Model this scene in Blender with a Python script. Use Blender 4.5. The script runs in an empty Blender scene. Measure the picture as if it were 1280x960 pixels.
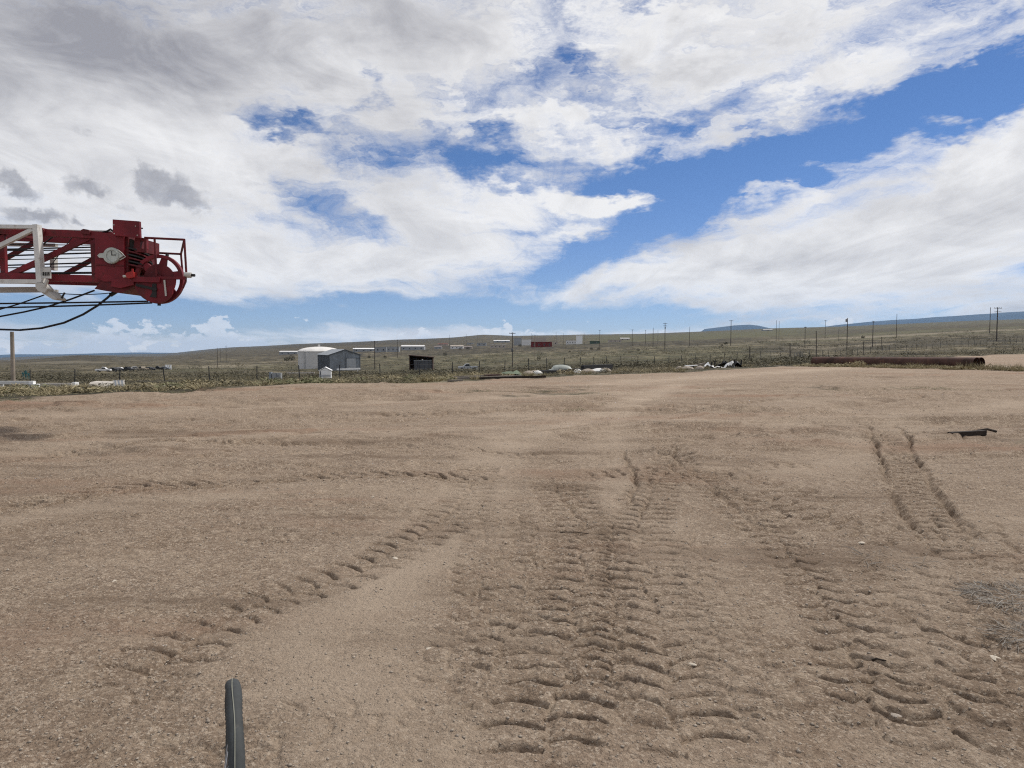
import bpy, math, random
import numpy as np
from mathutils import Vector, Matrix

R = math.radians
random.seed(7)
rng = np.random.default_rng(11)
scene = bpy.context.scene
COL = scene.collection

# ------------------------------------------------------------------ camera
F = 887.0            # focal length in photograph pixels (1280 wide)
H = 1.7              # eye height
PITCH = R(3.2)       # looking slightly down
cam_data = bpy.data.cameras.new('camera')
cam_data.sensor_width = 36.0
cam_data.lens = 36.0 * F / 1280.0
cam_data.clip_start = 0.05
cam_data.clip_end = 200000.0
cam = bpy.data.objects.new('camera', cam_data)
COL.objects.link(cam)
cam.location = (0, 0, H)
cam.rotation_euler = (R(90) - PITCH, 0, 0)
scene.camera = cam

# ------------------------------------------------------------------ render settings
scene.view_settings.view_transform = 'Standard'
scene.view_settings.look = 'None'
scene.view_settings.exposure = 0.0
scene.view_settings.gamma = 1.0
scene.view_settings.use_curve_mapping = False
scene.render.engine = 'CYCLES'
scene.cycles.use_denoising = False
scene.cycles.pixel_filter_type = 'BLACKMAN_HARRIS'
scene.cycles.filter_width = 1.15
scene.cycles.max_bounces = 5
scene.cycles.diffuse_bounces = 2
scene.cycles.glossy_bounces = 2
scene.cycles.transparent_max_bounces = 8
scene.cycles.volume_bounces = 0
scene.cycles.sample_clamp_indirect = 5.0

SUN_EL = R(50)
SUN_AZ = R(56)       # bearing from +Y (ahead) towards +X; the sun stands to the right and ahead

# ------------------------------------------------------------------ node helper
class NT:
    def __init__(self, tree):
        self.t = tree
        self.dims = '3D'
        self.n = tree.nodes
        self.l = tree.links
    def _in(self, node, idx, v):
        if v is None:
            return
        if isinstance(v, bpy.types.NodeSocket):
            self.l.new(v, node.inputs[idx])
        else:
            node.inputs[idx].default_value = v
    def math(self, op, a, b=None, c=None, clamp=False):
        n = self.n.new('ShaderNodeMath'); n.operation = op; n.use_clamp = clamp
        self._in(n, 0, a); self._in(n, 1, b); self._in(n, 2, c)
        return n.outputs[0]
    def vmath(self, op, a, b=None, out=0):
        n = self.n.new('ShaderNodeVectorMath'); n.operation = op
        self._in(n, 0, a)
        if op == 'SCALE':
            self._in(n, 3, b)
        else:
            self._in(n, 1, b)
        return n.outputs[out]
    def noise(self, vec, scale, detail=4, rough=0.5, dist=0.0, out=0):
        n = self.n.new('ShaderNodeTexNoise')
        n.noise_dimensions = self.dims
        self._in(n, 'Vector', vec)
        n.inputs['Scale'].default_value = scale
        n.inputs['Detail'].default_value = detail
        n.inputs['Roughness'].default_value = rough
        n.inputs['Distortion'].default_value = dist
        return n.outputs[out]
    def voronoi(self, vec, scale, feature='F1', out='Distance', rand=1.0):
        n = self.n.new('ShaderNodeTexVoronoi'); n.feature = feature
        self._in(n, 'Vector', vec)
        n.inputs['Scale'].default_value = scale
        n.inputs['Randomness'].default_value = rand
        return n.outputs[out]
    def mapping(self, vec, loc=(0, 0, 0), rot=(0, 0, 0), scale=(1, 1, 1), kind='POINT'):
        n = self.n.new('ShaderNodeMapping'); n.vector_type = kind
        self._in(n, 0, vec)
        n.inputs['Location'].default_value = loc
        n.inputs['Rotation'].default_value = rot
        n.inputs['Scale'].default_value = scale
        return n.outputs[0]
    def maprange(self, v, a, b, c, d, smooth=True):
        n = self.n.new('ShaderNodeMapRange')
        n.interpolation_type = 'SMOOTHSTEP' if smooth else 'LINEAR'
        self._in(n, 0, v)
        for i, x in enumerate((a, b, c, d)):
            self._in(n, 1 + i, x)
        return n.outputs[0]
    def mix(self, fac, a, b, blend='MIX'):
        n = self.n.new('ShaderNodeMix'); n.data_type = 'RGBA'; n.blend_type = blend
        self._in(n, 0, fac)
        self._in(n, 6, col4(a)); self._in(n, 7, col4(b))
        return n.outputs[2]
    def sep(self, v):
        n = self.n.new('ShaderNodeSeparateXYZ'); self._in(n, 0, v)
        return n.outputs
    def comb(self, x, y, z=0.0):
        n = self.n.new('ShaderNodeCombineXYZ')
        self._in(n, 0, x); self._in(n, 1, y); self._in(n, 2, z)
        return n.outputs[0]

def col4(c):
    if isinstance(c, (tuple, list)) and len(c) == 3:
        return (c[0], c[1], c[2], 1.0)
    return c

# ------------------------------------------------------------------ rays through the photograph
def ray(px, py):
    a, b = (px - 640.0) / F, -(py - 480.0) / F
    fw = (math.cos(PITCH), -math.sin(PITCH)); up = (math.sin(PITCH), math.cos(PITCH))
    return (a, fw[0] + b * up[0], fw[1] + b * up[1])
def P(px, py, d):
    rx, ry, rz = ray(px, py)
    t = d / ry
    return Vector((rx * t, d, H + rz * t))
def azel(px, py):
    x, y, z = ray(px, py)
    return math.atan2(x, y), math.atan2(z, math.hypot(x, y))

# ------------------------------------------------------------------ world: daylight sky with broken cloud
world = bpy.data.worlds.new('World')
scene.world = world
world.use_nodes = True
wt = NT(world.node_tree)
wt.n.clear()
wt.dims = '2D'
SKY_STRENGTH = 0.1
w_out = wt.n.new('ShaderNodeOutputWorld')
w_bg = wt.n.new('ShaderNodeBackground')
w_bg.inputs['Strength'].default_value = SKY_STRENGTH
wt.l.new(w_bg.outputs[0], w_out.inputs['Surface'])
sky = wt.n.new('ShaderNodeTexSky')
sky.sky_type = 'NISHITA'
sky.sun_disc = False
sky.sun_elevation = SUN_EL
sky.sun_rotation = SUN_AZ
sky.altitude = 2000
sky.air_density = 1.0
sky.dust_density = 0.2
sky.ozone_density = 1.5
tc = wt.n.new('ShaderNodeTexCoord')
dirv = wt.vmath('NORMALIZE', tc.outputs['Generated'])
dx, dy, dz = wt.sep(dirv)
s_az = wt.math('ARCTAN2', dx, dy)
s_el = wt.math('ARCSINE', dz)
zz = wt.math('ADD', wt.math('MAXIMUM', dz, 0.0), 0.10)
plane = wt.comb(wt.math('DIVIDE', dx, zz), wt.math('DIVIDE', dy, zz), 0.0)   # the cloud deck seen from below
# streaks run along one wind direction
deck = wt.mapping(plane, rot=(0, 0, R(-18)), scale=(1.0, 0.30, 1.0))
ae0 = wt.comb(s_az, s_el, 0.0)
ae_s = wt.mapping(ae0, rot=(0, 0, R(-13)), scale=(1.0, 2.4, 1.0))          # wisps lean up to the right
def cent(v): return wt.vmath('SUBTRACT', v, (0.5, 0.5, 0.5))
warp_a = cent(wt.noise(deck, 0.9, 3, 0.55, 0.0, out=1))
warp_b = cent(wt.noise(ae_s, 7.0, 5, 0.62, 0.0, out=1))
wsum = wt.vmath('ADD', warp_a, wt.vmath('SCALE', warp_b, 0.9))
wamp = wt.math('MULTIPLY_ADD', s_el, 0.42, 0.02)
warp = wt.vmath('MULTIPLY', wsum, wt.comb(wt.math('MULTIPLY', wamp, 1.8), wamp, 0.0))
ae = wt.vmath('ADD', ae0, warp)

def blob_sum(blobs, vec):
    acc = None
    for (px, py, rx, ry, rot, w) in blobs:
        a, e = azel(px, py)
        sx = abs(azel(px + rx, py)[0] - azel(px - rx, py)[0]) / 2
        sy = abs(azel(px, py + ry)[1] - azel(px, py - ry)[1]) / 2
        m = wt.mapping(vec, loc=(a, e, 0), rot=(0, 0, R(rot)), scale=(sx, sy, 1), kind='TEXTURE')
        ln = wt.vmath('LENGTH', m, out=1)
        f = wt.maprange(ln, 0.0, 1.0, w, 0.0)
        acc = f if acc is None else wt.math('ADD', acc, f)
    return acc

holes_and_banks = [
    # (px, py, half width, half height, turn, weight): minus opens blue, plus adds cloud
    (430, 178, 150, 40, -14, -0.55), (500, 130, 34, 74, -30, -0.42),
    (590, 203, 150, 38, -14, -0.72), (395, 250, 120, 58, -24, -0.52), (470, 285, 90, 30, -15, -0.35),
    (345, 226, 50, 20, -10, -0.25),
    (740, 108, 120, 52, 0, -0.42), (640, 120, 60, 25, 20, -0.15),
    (780, 206, 230, 40, 4, -0.80), (960, 190, 230, 66, 15, -0.90), (1110, 150, 220, 62, 21, -0.95),
    (1250, 95, 180, 50, 22, -0.95), (890, 128, 130, 34, 10, -0.42), (880, 240, 150, 60, 10, -0.75),
    (810, 290, 170, 52, 18, -0.85), (720, 322, 140, 36, 18, -0.70), (640, 342, 120, 18, 10, -0.40),
    (1000, 250, 60, 20, 12, 0.35), (940, 244, 100, 13, 6, 0.45),
    (1060, 72, 190, 40, 18, 0.40),
    (770, 240, 130, 19, -2, 0.90), (690, 230, 90, 32, -10, 0.75), (620, 240, 100, 36, -5, 0.45),
    (700, 284, 110, 14, 10, 0.50), (560, 265, 130, 46, 0, 0.40),
    (1120, 310, 420, 84, 12, 0.80), (1260, 205, 170, 84, 30, 0.70), (850, 348, 320, 40, 6, 0.62),
    (330, 330, 320, 46, 0, 0.45), (520, 322, 200, 40, 5, 0.35), (100, 150, 480, 210, 0, 0.55),
    (420, 60, 340, 120, 10, 0.40), (900, 36, 320, 70, 12, 0.30), (660, 50, 200, 70, 0, 0.20),
    (700, 168, 170, 30, -4, 0.35),
    (560, 392, 420, 30, 0, -1.30), (160, 398, 380, 34, 0, -1.30), (800, 402, 300, 18, 0, -1.0), (1080, 410, 360, 13, 4, -0.7),
    (430, 374, 260, 10, 0, -0.25), (620, 364, 160, 9, 4, -0.35),
    (-350, 396, 480, 36, 0, -1.2),
]
n_big = wt.noise(deck, 0.75, 6, 0.60, 0.6)
n_fine = wt.noise(deck, 3.4, 6, 0.66, 0.9)
n_ae = wt.noise(ae_s, 6.0, 8, 0.64, 0.5)
cover = blob_sum(holes_and_banks, ae)
cover = wt.math('ADD', cover, 0.52)
cover = wt.math('ADD', cover, wt.math('MULTIPLY_ADD', n_big, 1.0, -0.5))
cover = wt.math('ADD', cover, wt.math('MULTIPLY_ADD', n_fine, 0.75, -0.375))
cover = wt.math('ADD', cover, wt.math('MULTIPLY_ADD', n_ae, 1.35, -0.675))
n_str = wt.noise(wt.mapping(ae, rot=(0, 0, R(-16)), scale=(1.0, 5.5, 1.0)), 8.0, 7, 0.66, 0.6)
cover = wt.math('ADD', cover, wt.math('MULTIPLY_ADD', n_str, 0.9, -0.45))
alpha = wt.maprange(cover, -0.22, 0.86, 0.0, 1.0)
# grey undersides of the thick sheet
grey_blobs = [(140, 60, 480, 160, 0, 0.80), (480, 10, 340, 90, 6, 0.40), (-250, 150, 480, 280, 0, 0.6),
              (1240, 270, 300, 70, 10, 0.16), (1000, 335, 360, 34, 6, 0.14),
              (860, 60, 150, 28, 14, 0.22)]
grey = blob_sum(grey_blobs, ae)
grey = wt.math('ADD', grey, wt.math('MULTIPLY_ADD', n_big, 1.1, -0.53))
grey = wt.math('ADD', grey, wt.math('MULTIPLY_ADD', n_ae, 1.15, -0.56))
grey = wt.math('ADD', grey, wt.math('MULTIPLY_ADD', n_fine, 0.5, -0.25))
grey = wt.maprange(grey, -0.10, 1.0, 0.0, 1.0, smooth=False)
K = 1.0 / SKY_STRENGTH
def kc(c): return tuple(v * K for v in c)
cloud_col = wt.mix(grey, kc((0.92, 0.915, 0.92)), kc((0.34, 0.34, 0.375)))
# clear air: deeper blue overhead, less glare low down than the model's dusty horizon
sky_tint = wt.mix(wt.maprange(s_el, 0.0, 0.30, 0.0, 1.0), (0.62, 0.68, 0.92), (0.50, 0.66, 0.90))
sky_c = wt.mix(1.0, sky.outputs[0], sky_tint, 'MULTIPLY')
c1 = wt.mix(alpha, sky_c, cloud_col)
# low fair weather cumulus far away, in a belt over the skyline
belt = wt.mapping(ae0, scale=(1.0, 1.7, 1.0))
b_big = wt.noise(belt, 12.0, 2, 0.5)
b_fine = wt.noise(belt, 60.0, 6, 0.55)
b_top = wt.math('MULTIPLY_ADD', s_el, -21.0, 0.19)
b_val = wt.math('ADD', wt.math('MULTIPLY_ADD', b_big, 2.4, -1.2), wt.math('MULTIPLY_ADD', b_fine, 1.3, -0.65))
b_alpha = wt.maprange(wt.math('ADD', b_val, b_top), 0.0, 0.16, 0.0, 0.8)
b_shade = wt.maprange(s_el, 0.000, 0.020, 0.1, 1.0)
b_col = wt.mix(wt.math('MULTIPLY', b_shade, wt.math('MULTIPLY_ADD', b_fine, 1.4, 0.2), clamp=True), kc((0.55, 0.60, 0.68)), kc((0.86, 0.865, 0.88)))
c2 = wt.mix(b_alpha, c1, b_col)
# low torn grey scud in front of the sheet
scud = [(218, 240, 78, 34, -14, 1.0), (180, 218, 30, 28, 0, 0.55), (112, 236, 52, 24, -10, 0.85), (22, 232, 54, 22, -8, 0.95),
        (45, 268, 72, 21, 0, 0.95), (96, 270, 14, 14, 0, 0.5), (150, 262, 26, 14, 0, 0.35), (310, 226, 30, 12, 0, 0.35),
        (-120, 245, 110, 40, 0, 1.0), (103, 164, 26, 14, -10, 0.38)]
s_warp = wt.vmath('ADD', ae0, wt.vmath('SCALE', cent(wt.noise(ae0, 26.0, 4, 0.6, 0.0, out=1)), 0.035))
s_sum = wt.math('MULTIPLY', blob_sum(scud, s_warp), 1.35)
s_n = wt.noise(wt.mapping(ae0, scale=(1, 1.4, 1)), 26.0, 6, 0.66, 0.4)
s_alpha = wt.maprange(wt.math('ADD', s_sum, wt.math('MULTIPLY_ADD', s_n, 1.5, -0.75)), 0.26, 0.92, 0.0, 0.8)
s_col = wt.mix(wt.maprange(s_n, 0.35, 0.7, 0.0, 1.0), kc((0.31, 0.315, 0.355)), kc((0.46, 0.465, 0.50)))
c3 = wt.mix(s_alpha, c2, s_col)
wt.l.new(c3, w_bg.inputs['Color'])
world.cycles.sampling_method = 'MANUAL'
world.cycles.sample_map_resolution = 512

# ------------------------------------------------------------------ sun behind thin cloud
sun_data = bpy.data.lights.new('sun', 'SUN')
sun_data.energy = 3.4
sun_data.angle = R(5.0)
sun_data.color = (1.0, 0.95, 0.88)
sun = bpy.data.objects.new('sun', sun_data)
COL.objects.link(sun)
sd = Vector((math.sin(SUN_AZ) * math.cos(SUN_EL), math.cos(SUN_AZ) * math.cos(SUN_EL), math.sin(SUN_EL)))
sun.rotation_euler = sd.to_track_quat('Z', 'Y').to_euler()
sun.location = (0, 0, 60)

# ------------------------------------------------------------------ materials
MATS = {}
def mat(name, color, rough=0.7, metal=0.0, var=0.15, vscale=3.0, color2=None, fac2=(0.55, 0.75), bump=0.0, bscale=30.0, spec=0.3):
    """painted or weathered solid colour: base colour varied by noise, optional second colour in patches"""
    m = bpy.data.materials.new(name); m.use_nodes = True
    k = NT(m.node_tree); b = m.node_tree.nodes['Principled BSDF']
    t = k.n.new('ShaderNodeTexCoord').outputs['Object']
    n = k.noise(t, vscale, 5, 0.6)
    lo = tuple(c * (1 - var) for c in color); hi = tuple(min(1, c * (1 + var)) for c in color)
    c = k.mix(k.maprange(n, 0.3, 0.7, 0, 1), lo, hi)
    if color2:
        n2 = k.noise(t, vscale * 2.3, 8, 0.65, 0.4)
        c = k.mix(k.maprange(n2, fac2[0], fac2[1], 0, 1), c, color2)
    k.l.new(c, b.inputs['Base Color'])
    b.inputs['Roughness'].default_value = rough
    b.inputs['Metallic'].default_value = metal
    b.inputs['Specular IOR Level'].default_value = spec
    if bump:
        bn = k.n.new('ShaderNodeBump'); bn.inputs['Strength'].default_value = bump; bn.inputs['Distance'].default_value = 0.02
        k.l.new(k.noise(t, bscale, 4, 0.6), bn.inputs['Height']); k.l.new(bn.outputs[0], b.inputs['Normal'])
    MATS[name] = m
    return m
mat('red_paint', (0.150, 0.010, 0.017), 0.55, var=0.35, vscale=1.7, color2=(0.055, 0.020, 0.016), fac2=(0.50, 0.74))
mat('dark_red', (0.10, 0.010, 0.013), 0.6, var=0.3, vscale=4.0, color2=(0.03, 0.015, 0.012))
mat('bright_red', (0.32, 0.022, 0.02), 0.5)
mat('white_paint', (0.60, 0.60, 0.58), 0.55, var=0.12, vscale=2.0, color2=(0.30, 0.25, 0.20), fac2=(0.54, 0.78))
mat('old_white', (0.48, 0.47, 0.44), 0.6, var=0.12, vscale=2.0, color2=(0.25, 0.2, 0.15), fac2=(0.55, 0.8))
mat('bright_white', (0.80, 0.80, 0.79), 0.5, var=0.05)
mat('cable', (0.012, 0.012, 0.014), 0.5)
mat('black_steel', (0.018, 0.017, 0.017), 0.6, var=0.3)
mat('rust_pipe', (0.060, 0.030, 0.023), 0.85, var=0.5, vscale=0.7, color2=(0.125, 0.062, 0.042), fac2=(0.52, 0.72), bump=0.4)
mat('wood_pole', (0.14, 0.105, 0.08), 0.9, var=0.3, vscale=2.0)
mat('far_pole', (0.07, 0.06, 0.055), 0.9, var=0.2)
mat('pale_pole', (0.28, 0.235, 0.19), 0.9, var=0.25, vscale=2.0)
mat('insulator', (0.25, 0.25, 0.26), 0.4)
mat('transformer', (0.08, 0.085, 0.09), 0.5)
mat('post_steel', (0.035, 0.037, 0.04), 0.7)
mat('wire', (0.06, 0.06, 0.06), 0.6)
mat('tank_white', (0.52, 0.51, 0.50), 0.6, var=0.06, vscale=0.4, color2=(0.40, 0.37, 0.34), fac2=(0.55, 0.8))
mat('dome_white', (0.68, 0.66, 0.63), 0.6, var=0.08, vscale=0.4, color2=(0.42, 0.30, 0.24), fac2=(0.58, 0.8))
mat('metal_grey', (0.235, 0.262, 0.292), 0.6, var=0.22, vscale=0.5, metal=0.1, color2=(0.15, 0.13, 0.115), fac2=(0.56, 0.74))
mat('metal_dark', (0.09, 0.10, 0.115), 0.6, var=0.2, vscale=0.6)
mat('roof_grey', (0.34, 0.36, 0.38), 0.5, var=0.1, vscale=0.6)
mat('shed_dark', (0.070, 0.046, 0.036), 0.85, var=0.3, vscale=1.0)
mat('shed_panel', (0.075, 0.078, 0.085), 0.8, var=0.2, vscale=1.0)
mat('glass', (0.02, 0.025, 0.03), 0.15)
mat('barn_red', (0.15, 0.025, 0.022), 0.8, var=0.15, vscale=0.3)
mat('far_white', (0.62, 0.61, 0.60), 0.8, var=0.06, vscale=0.3)
mat('far_tan', (0.40, 0.35, 0.30), 0.8, var=0.1, vscale=0.3)
mat('far_grey', (0.30, 0.31, 0.32), 0.8, var=0.1, vscale=0.3)
mat('far_green', (0.07, 0.11, 0.085), 0.8, var=0.1, vscale=0.3)
mat('far_roof', (0.22, 0.19, 0.18), 0.8, var=0.1, vscale=0.3)
mat('rubber', (0.042, 0.046, 0.047), 0.75, var=0.18, vscale=14.0, color2=(0.13, 0.115, 0.10), fac2=(0.60, 0.85))
mat('seam', (0.20, 0.20, 0.165), 0.8, vscale=20)
mat('rim_metal', (0.35, 0.35, 0.36), 0.4, metal=0.8)
mat('timber', (0.028, 0.020, 0.015), 0.9, var=0.35, vscale=6.0, bump=0.4)
mat('grey_wood', (0.20, 0.175, 0.15), 0.9, var=0.25, vscale=3.0, bump=0.3)
mat('stone', (0.36, 0.31, 0.26), 0.9, var=0.2, vscale=9.0, bump=0.4)
mat('concrete', (0.42, 0.39, 0.35), 0.9, var=0.15, vscale=2.0, bump=0.3)
mat('teal', (0.03, 0.12, 0.13), 0.6)
mat('tarp_green', (0.10, 0.13, 0.085), 0.8, var=0.2, vscale=2.0)
mat('shell_paint', (0.30, 0.32, 0.29), 0.5, var=0.1, vscale=1.5)
mat('car_silver', (0.32, 0.34, 0.37), 0.4, var=0.05)
mat('car_white', (0.66, 0.66, 0.66), 0.4, var=0.05)
mat('car_black', (0.02, 0.02, 0.022), 0.4, var=0.1)
mat('car_red', (0.10, 0.03, 0.025), 0.5, var=0.1)
mat('car_tan', (0.28, 0.24, 0.19), 0.5, var=0.1)
mat('tarp_white', (0.74, 0.73, 0.70), 0.7, var=0.08, vscale=3.0)
mat('far_tree', (0.018, 0.022, 0.014), 0.9, var=0.3, vscale=2.0)

def leaf_mat(name, c1, c2, c3, scale=2.5):
    m = bpy.data.materials.new(name); m.use_nodes = True
    k = NT(m.node_tree); b = m.node_tree.nodes['Principled BSDF']
    g = k.n.new('ShaderNodeNewGeometry')
    oi = k.n.new('ShaderNodeObjectInfo')
    n = k.noise(g.outputs['Position'], scale, 4, 0.6)
    c = k.mix(k.maprange(n, 0.35, 0.65, 0, 1), c1, c2)
    isl = g.outputs['Random Per Island']
    c = k.mix(k.math('MULTIPLY', isl, 0.6), c, c3)
    c = k.mix(k.math('MULTIPLY', oi.outputs['Random'], 0.35), c, c3)
    k.l.new(c, b.inputs['Base Color'])
    b.inputs['Roughness'].default_value = 0.8
    b.inputs['Specular IOR Level'].default_value = 0.15
    MATS[name] = m
leaf_mat('sage', (0.195, 0.176, 0.104), (0.29, 0.258, 0.160), (0.40, 0.33, 0.21), 1.4)
leaf_mat('dry_grass', (0.31, 0.255, 0.155), (0.39, 0.325, 0.21), (0.22, 0.20, 0.11))
leaf_mat('dark_sage', (0.048, 0.048, 0.034), (0.080, 0.078, 0.054), (0.145, 0.128, 0.086))
leaf_mat('green_weed', (0.125, 0.145, 0.07), (0.17, 0.18, 0.095), (0.23, 0.21, 0.125))
leaf_mat('rust_weed', (0.16, 0.085, 0.05), (0.20, 0.12, 0.075), (0.12, 0.09, 0.055))
leaf_mat('plain_brush', (0.078, 0.072, 0.049), (0.155, 0.140, 0.092), (0.25, 0.212, 0.142), 0.05)
leaf_mat('straw', (0.24, 0.215, 0.185), (0.31, 0.285, 0.25), (0.15, 0.13, 0.11), 8.0)

# ------------------------------------------------------------------ noise for heights
def _hash(ix, iy, seed):
    h = (ix.astype(np.int64) * 374761393 + iy.astype(np.int64) * 668265263 + seed * 1442695041) & 0xFFFFFFFF
    h = ((h ^ (h >> 13)) * 1274126177) & 0xFFFFFFFF
    h = h ^ (h >> 16)
    return (h & 0xFFFF).astype(np.float64) / 65535.0
def vnoise(x, y, seed=0):
    x = np.asarray(x, dtype=np.float64); y = np.asarray(y, dtype=np.float64)
    ix = np.floor(x); iy = np.floor(y)
    fx = x - ix; fy = y - iy
    fx = fx * fx * (3 - 2 * fx); fy = fy * fy * (3 - 2 * fy)
    a = _hash(ix, iy, seed); b = _hash(ix + 1, iy, seed)
    c = _hash(ix, iy + 1, seed); d = _hash(ix + 1, iy + 1, seed)
    return (a + (b - a) * fx) * (1 - fy) + (c + (d - c) * fx) * fy - 0.5
def fbm(x, y, seed=0, oct=4, gain=0.5):
    s = 0.0; a = 1.0
    for i in range(oct):
        s = s + a * vnoise(x * 2 ** i + 17.3 * i, y * 2 ** i - 9.1 * i, seed + i)
        a *= gain
    return s

# ------------------------------------------------------------------ terrain heights (surveyed along bearings of the photograph)
T_D = [0, 20, 30, 40, 50, 65, 90, 130, 200, 300, 500, 900, 1600, 3000, 6000, 12000]
T_ROWS = {
    -400: [487, 486, 484, 481, 476, 471, 467, 463, 459, 455.5, 453.2, 452, 451.3, 451],
    0:    [487, 486, 484, 481, 476, 471, 467, 463, 458, 454.5, 452.4, 451.2, 450.6, 450.4],
    100:  [486, 484.5, 483, 480, 475.5, 471, 467, 463, 458, 451, 444.2, 446, 446.5, 446.5],
    200:  [485, 482, 480.5, 477.5, 474, 470.5, 467, 462.5, 456.5, 450.5, 447.2, 446, 445.4, 445.2],
    300:  [484, 480, 478, 476, 473, 470, 466, 461, 454.5, 447.5, 442.5, 439, 436, 434],
    400:  [481, 478, 476, 474.5, 472, 469, 465, 460, 452, 444, 438.5, 434, 430.5, 429],
    520:  [480.7, 475, 473, 471.5, 469.5, 467, 463.5, 457, 448.5, 440, 435, 430, 426.5, 424],
    560:  [480.7, 473, 471, 470, 468.5, 466, 463, 455, 446, 438, 433, 428, 422.8, 422.3],
    605:  [480.7, 471.5, 469.5, 468.2, 466.5, 464.5, 462, 453, 443.5, 436, 431, 426, 419, 418.6],
    640:  [480.7, 470.5, 468.5, 467, 465.5, 464, 461, 451, 441.5, 434.5, 430, 426, 420.5, 419.8],
    800:  [480.7, 468.2, 464, 461, 458.5, 456, 450, 441, 434, 428.5, 424.5, 421, 418, 417.5],
    1000: [480.7, 468.2, 461.5, 457, 452, 448, 442, 434.5, 426, 420, 416.5, 413, 410.3, 409.5],
    1280: [480.7, 468.2, 460.8, 454.3, 447, 440.5, 430, 421, 413, 408.5, 405.5, 402.5, 400, 399],
    1600: [480.7, 468.2, 460.5, 453.5, 446, 438, 427, 417, 408, 403, 400, 397, 394, 393],
}
T_COLS = np.array(sorted(T_ROWS))
def row_to_z(row, d):
    return H - d * math.tan(math.atan((row - 480.0) / F) + PITCH)
T_Z = np.array([[0.0, 0.0] + [row_to_z(r, d) for r, d in zip(T_ROWS[c], T_D[2:])] for c in T_COLS])
T_DA = np.array(T_D, dtype=float)
A0 = R(52)
def col_dist(x, y):
    r = np.hypot(x, y); az = np.arctan2(x, y); a = np.abs(az)
    inside = a <= A0
    edge_col = 640 + F * np.tan(np.clip(az, -A0, A0))
    t = np.clip((a - A0) / (math.pi - A0), 0, 1)
    col = np.where(inside, edge_col, edge_col * (1 - t) + 640 * t)
    d = np.where(inside, y, r * math.cos(A0))
    return col, d
def terrain(x, y):
    x = np.asarray(x, dtype=np.float64); y = np.asarray(y, dtype=np.float64)
    col, d = col_dist(x, y)
    cc = np.clip(col, T_COLS[0], T_COLS[-1] - 1e-6)
    ci = np.clip(np.searchsorted(T_COLS, cc, side='right') - 1, 0, len(T_COLS) - 2)
    ct = (cc - T_COLS[ci]) / (T_COLS[ci + 1] - T_COLS[ci])
    ct = ct * ct * (3 - 2 * ct) * 0.4 + ct * 0.6
    dd = np.clip(d, 0, T_DA[-1])
    di = np.clip(np.searchsorted(T_DA, dd, side='right') - 1, 0, len(T_DA) - 2)
    dt = (dd - T_DA[di]) / (T_DA[di + 1] - T_DA[di])
    za = T_Z[ci, di] * (1 - dt) + T_Z[ci, di + 1] * dt
    zb = T_Z[ci + 1, di] * (1 - dt) + T_Z[ci + 1, di + 1] * dt
    z = za * (1 - ct) + zb * ct
    z = z + 0.35 * fbm(x / 22, y / 22, 5, 3) * np.clip((d - 60) / 60, 0, 1)
    z = z + 1.6 * fbm(x / 160, y / 160, 25, 3) * np.clip((d - 350) / 500, 0, 1)
    z = z + 9.0 * fbm(x / 900, y / 900, 45, 3) * np.clip((d - 1800) / 2500, 0, 1)
    return z
def gz(x, y):
    return float(terrain(np.array([x]), np.array([y]))[0])
def G(px, d):
    """ground point at a bearing of the photograph and a distance"""
    x = (px - 640.0) / F * d
    return Vector((x, d, gz(x, d)))
def d_for_row(px, row, lo=60, hi=11000):
    """distance at which the ground on this bearing shows at the given row"""
    ds = lo * (hi / lo) ** (np.arange(400) / 399)
    z = terrain((px - 640.0) / F * ds, ds)
    r = 480 + F * np.tan(np.arctan((H - z) / ds) - PITCH)
    ok = np.nonzero(r <= row)[0]
    return float(ds[ok[0]]) if len(ok) else hi
def ground_px(px, py):
    """ground point of the flat yard under a pixel"""
    rx, ry, rz = ray(px, py)
    t = -H / rz
    return (rx * t, ry * t)

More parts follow.
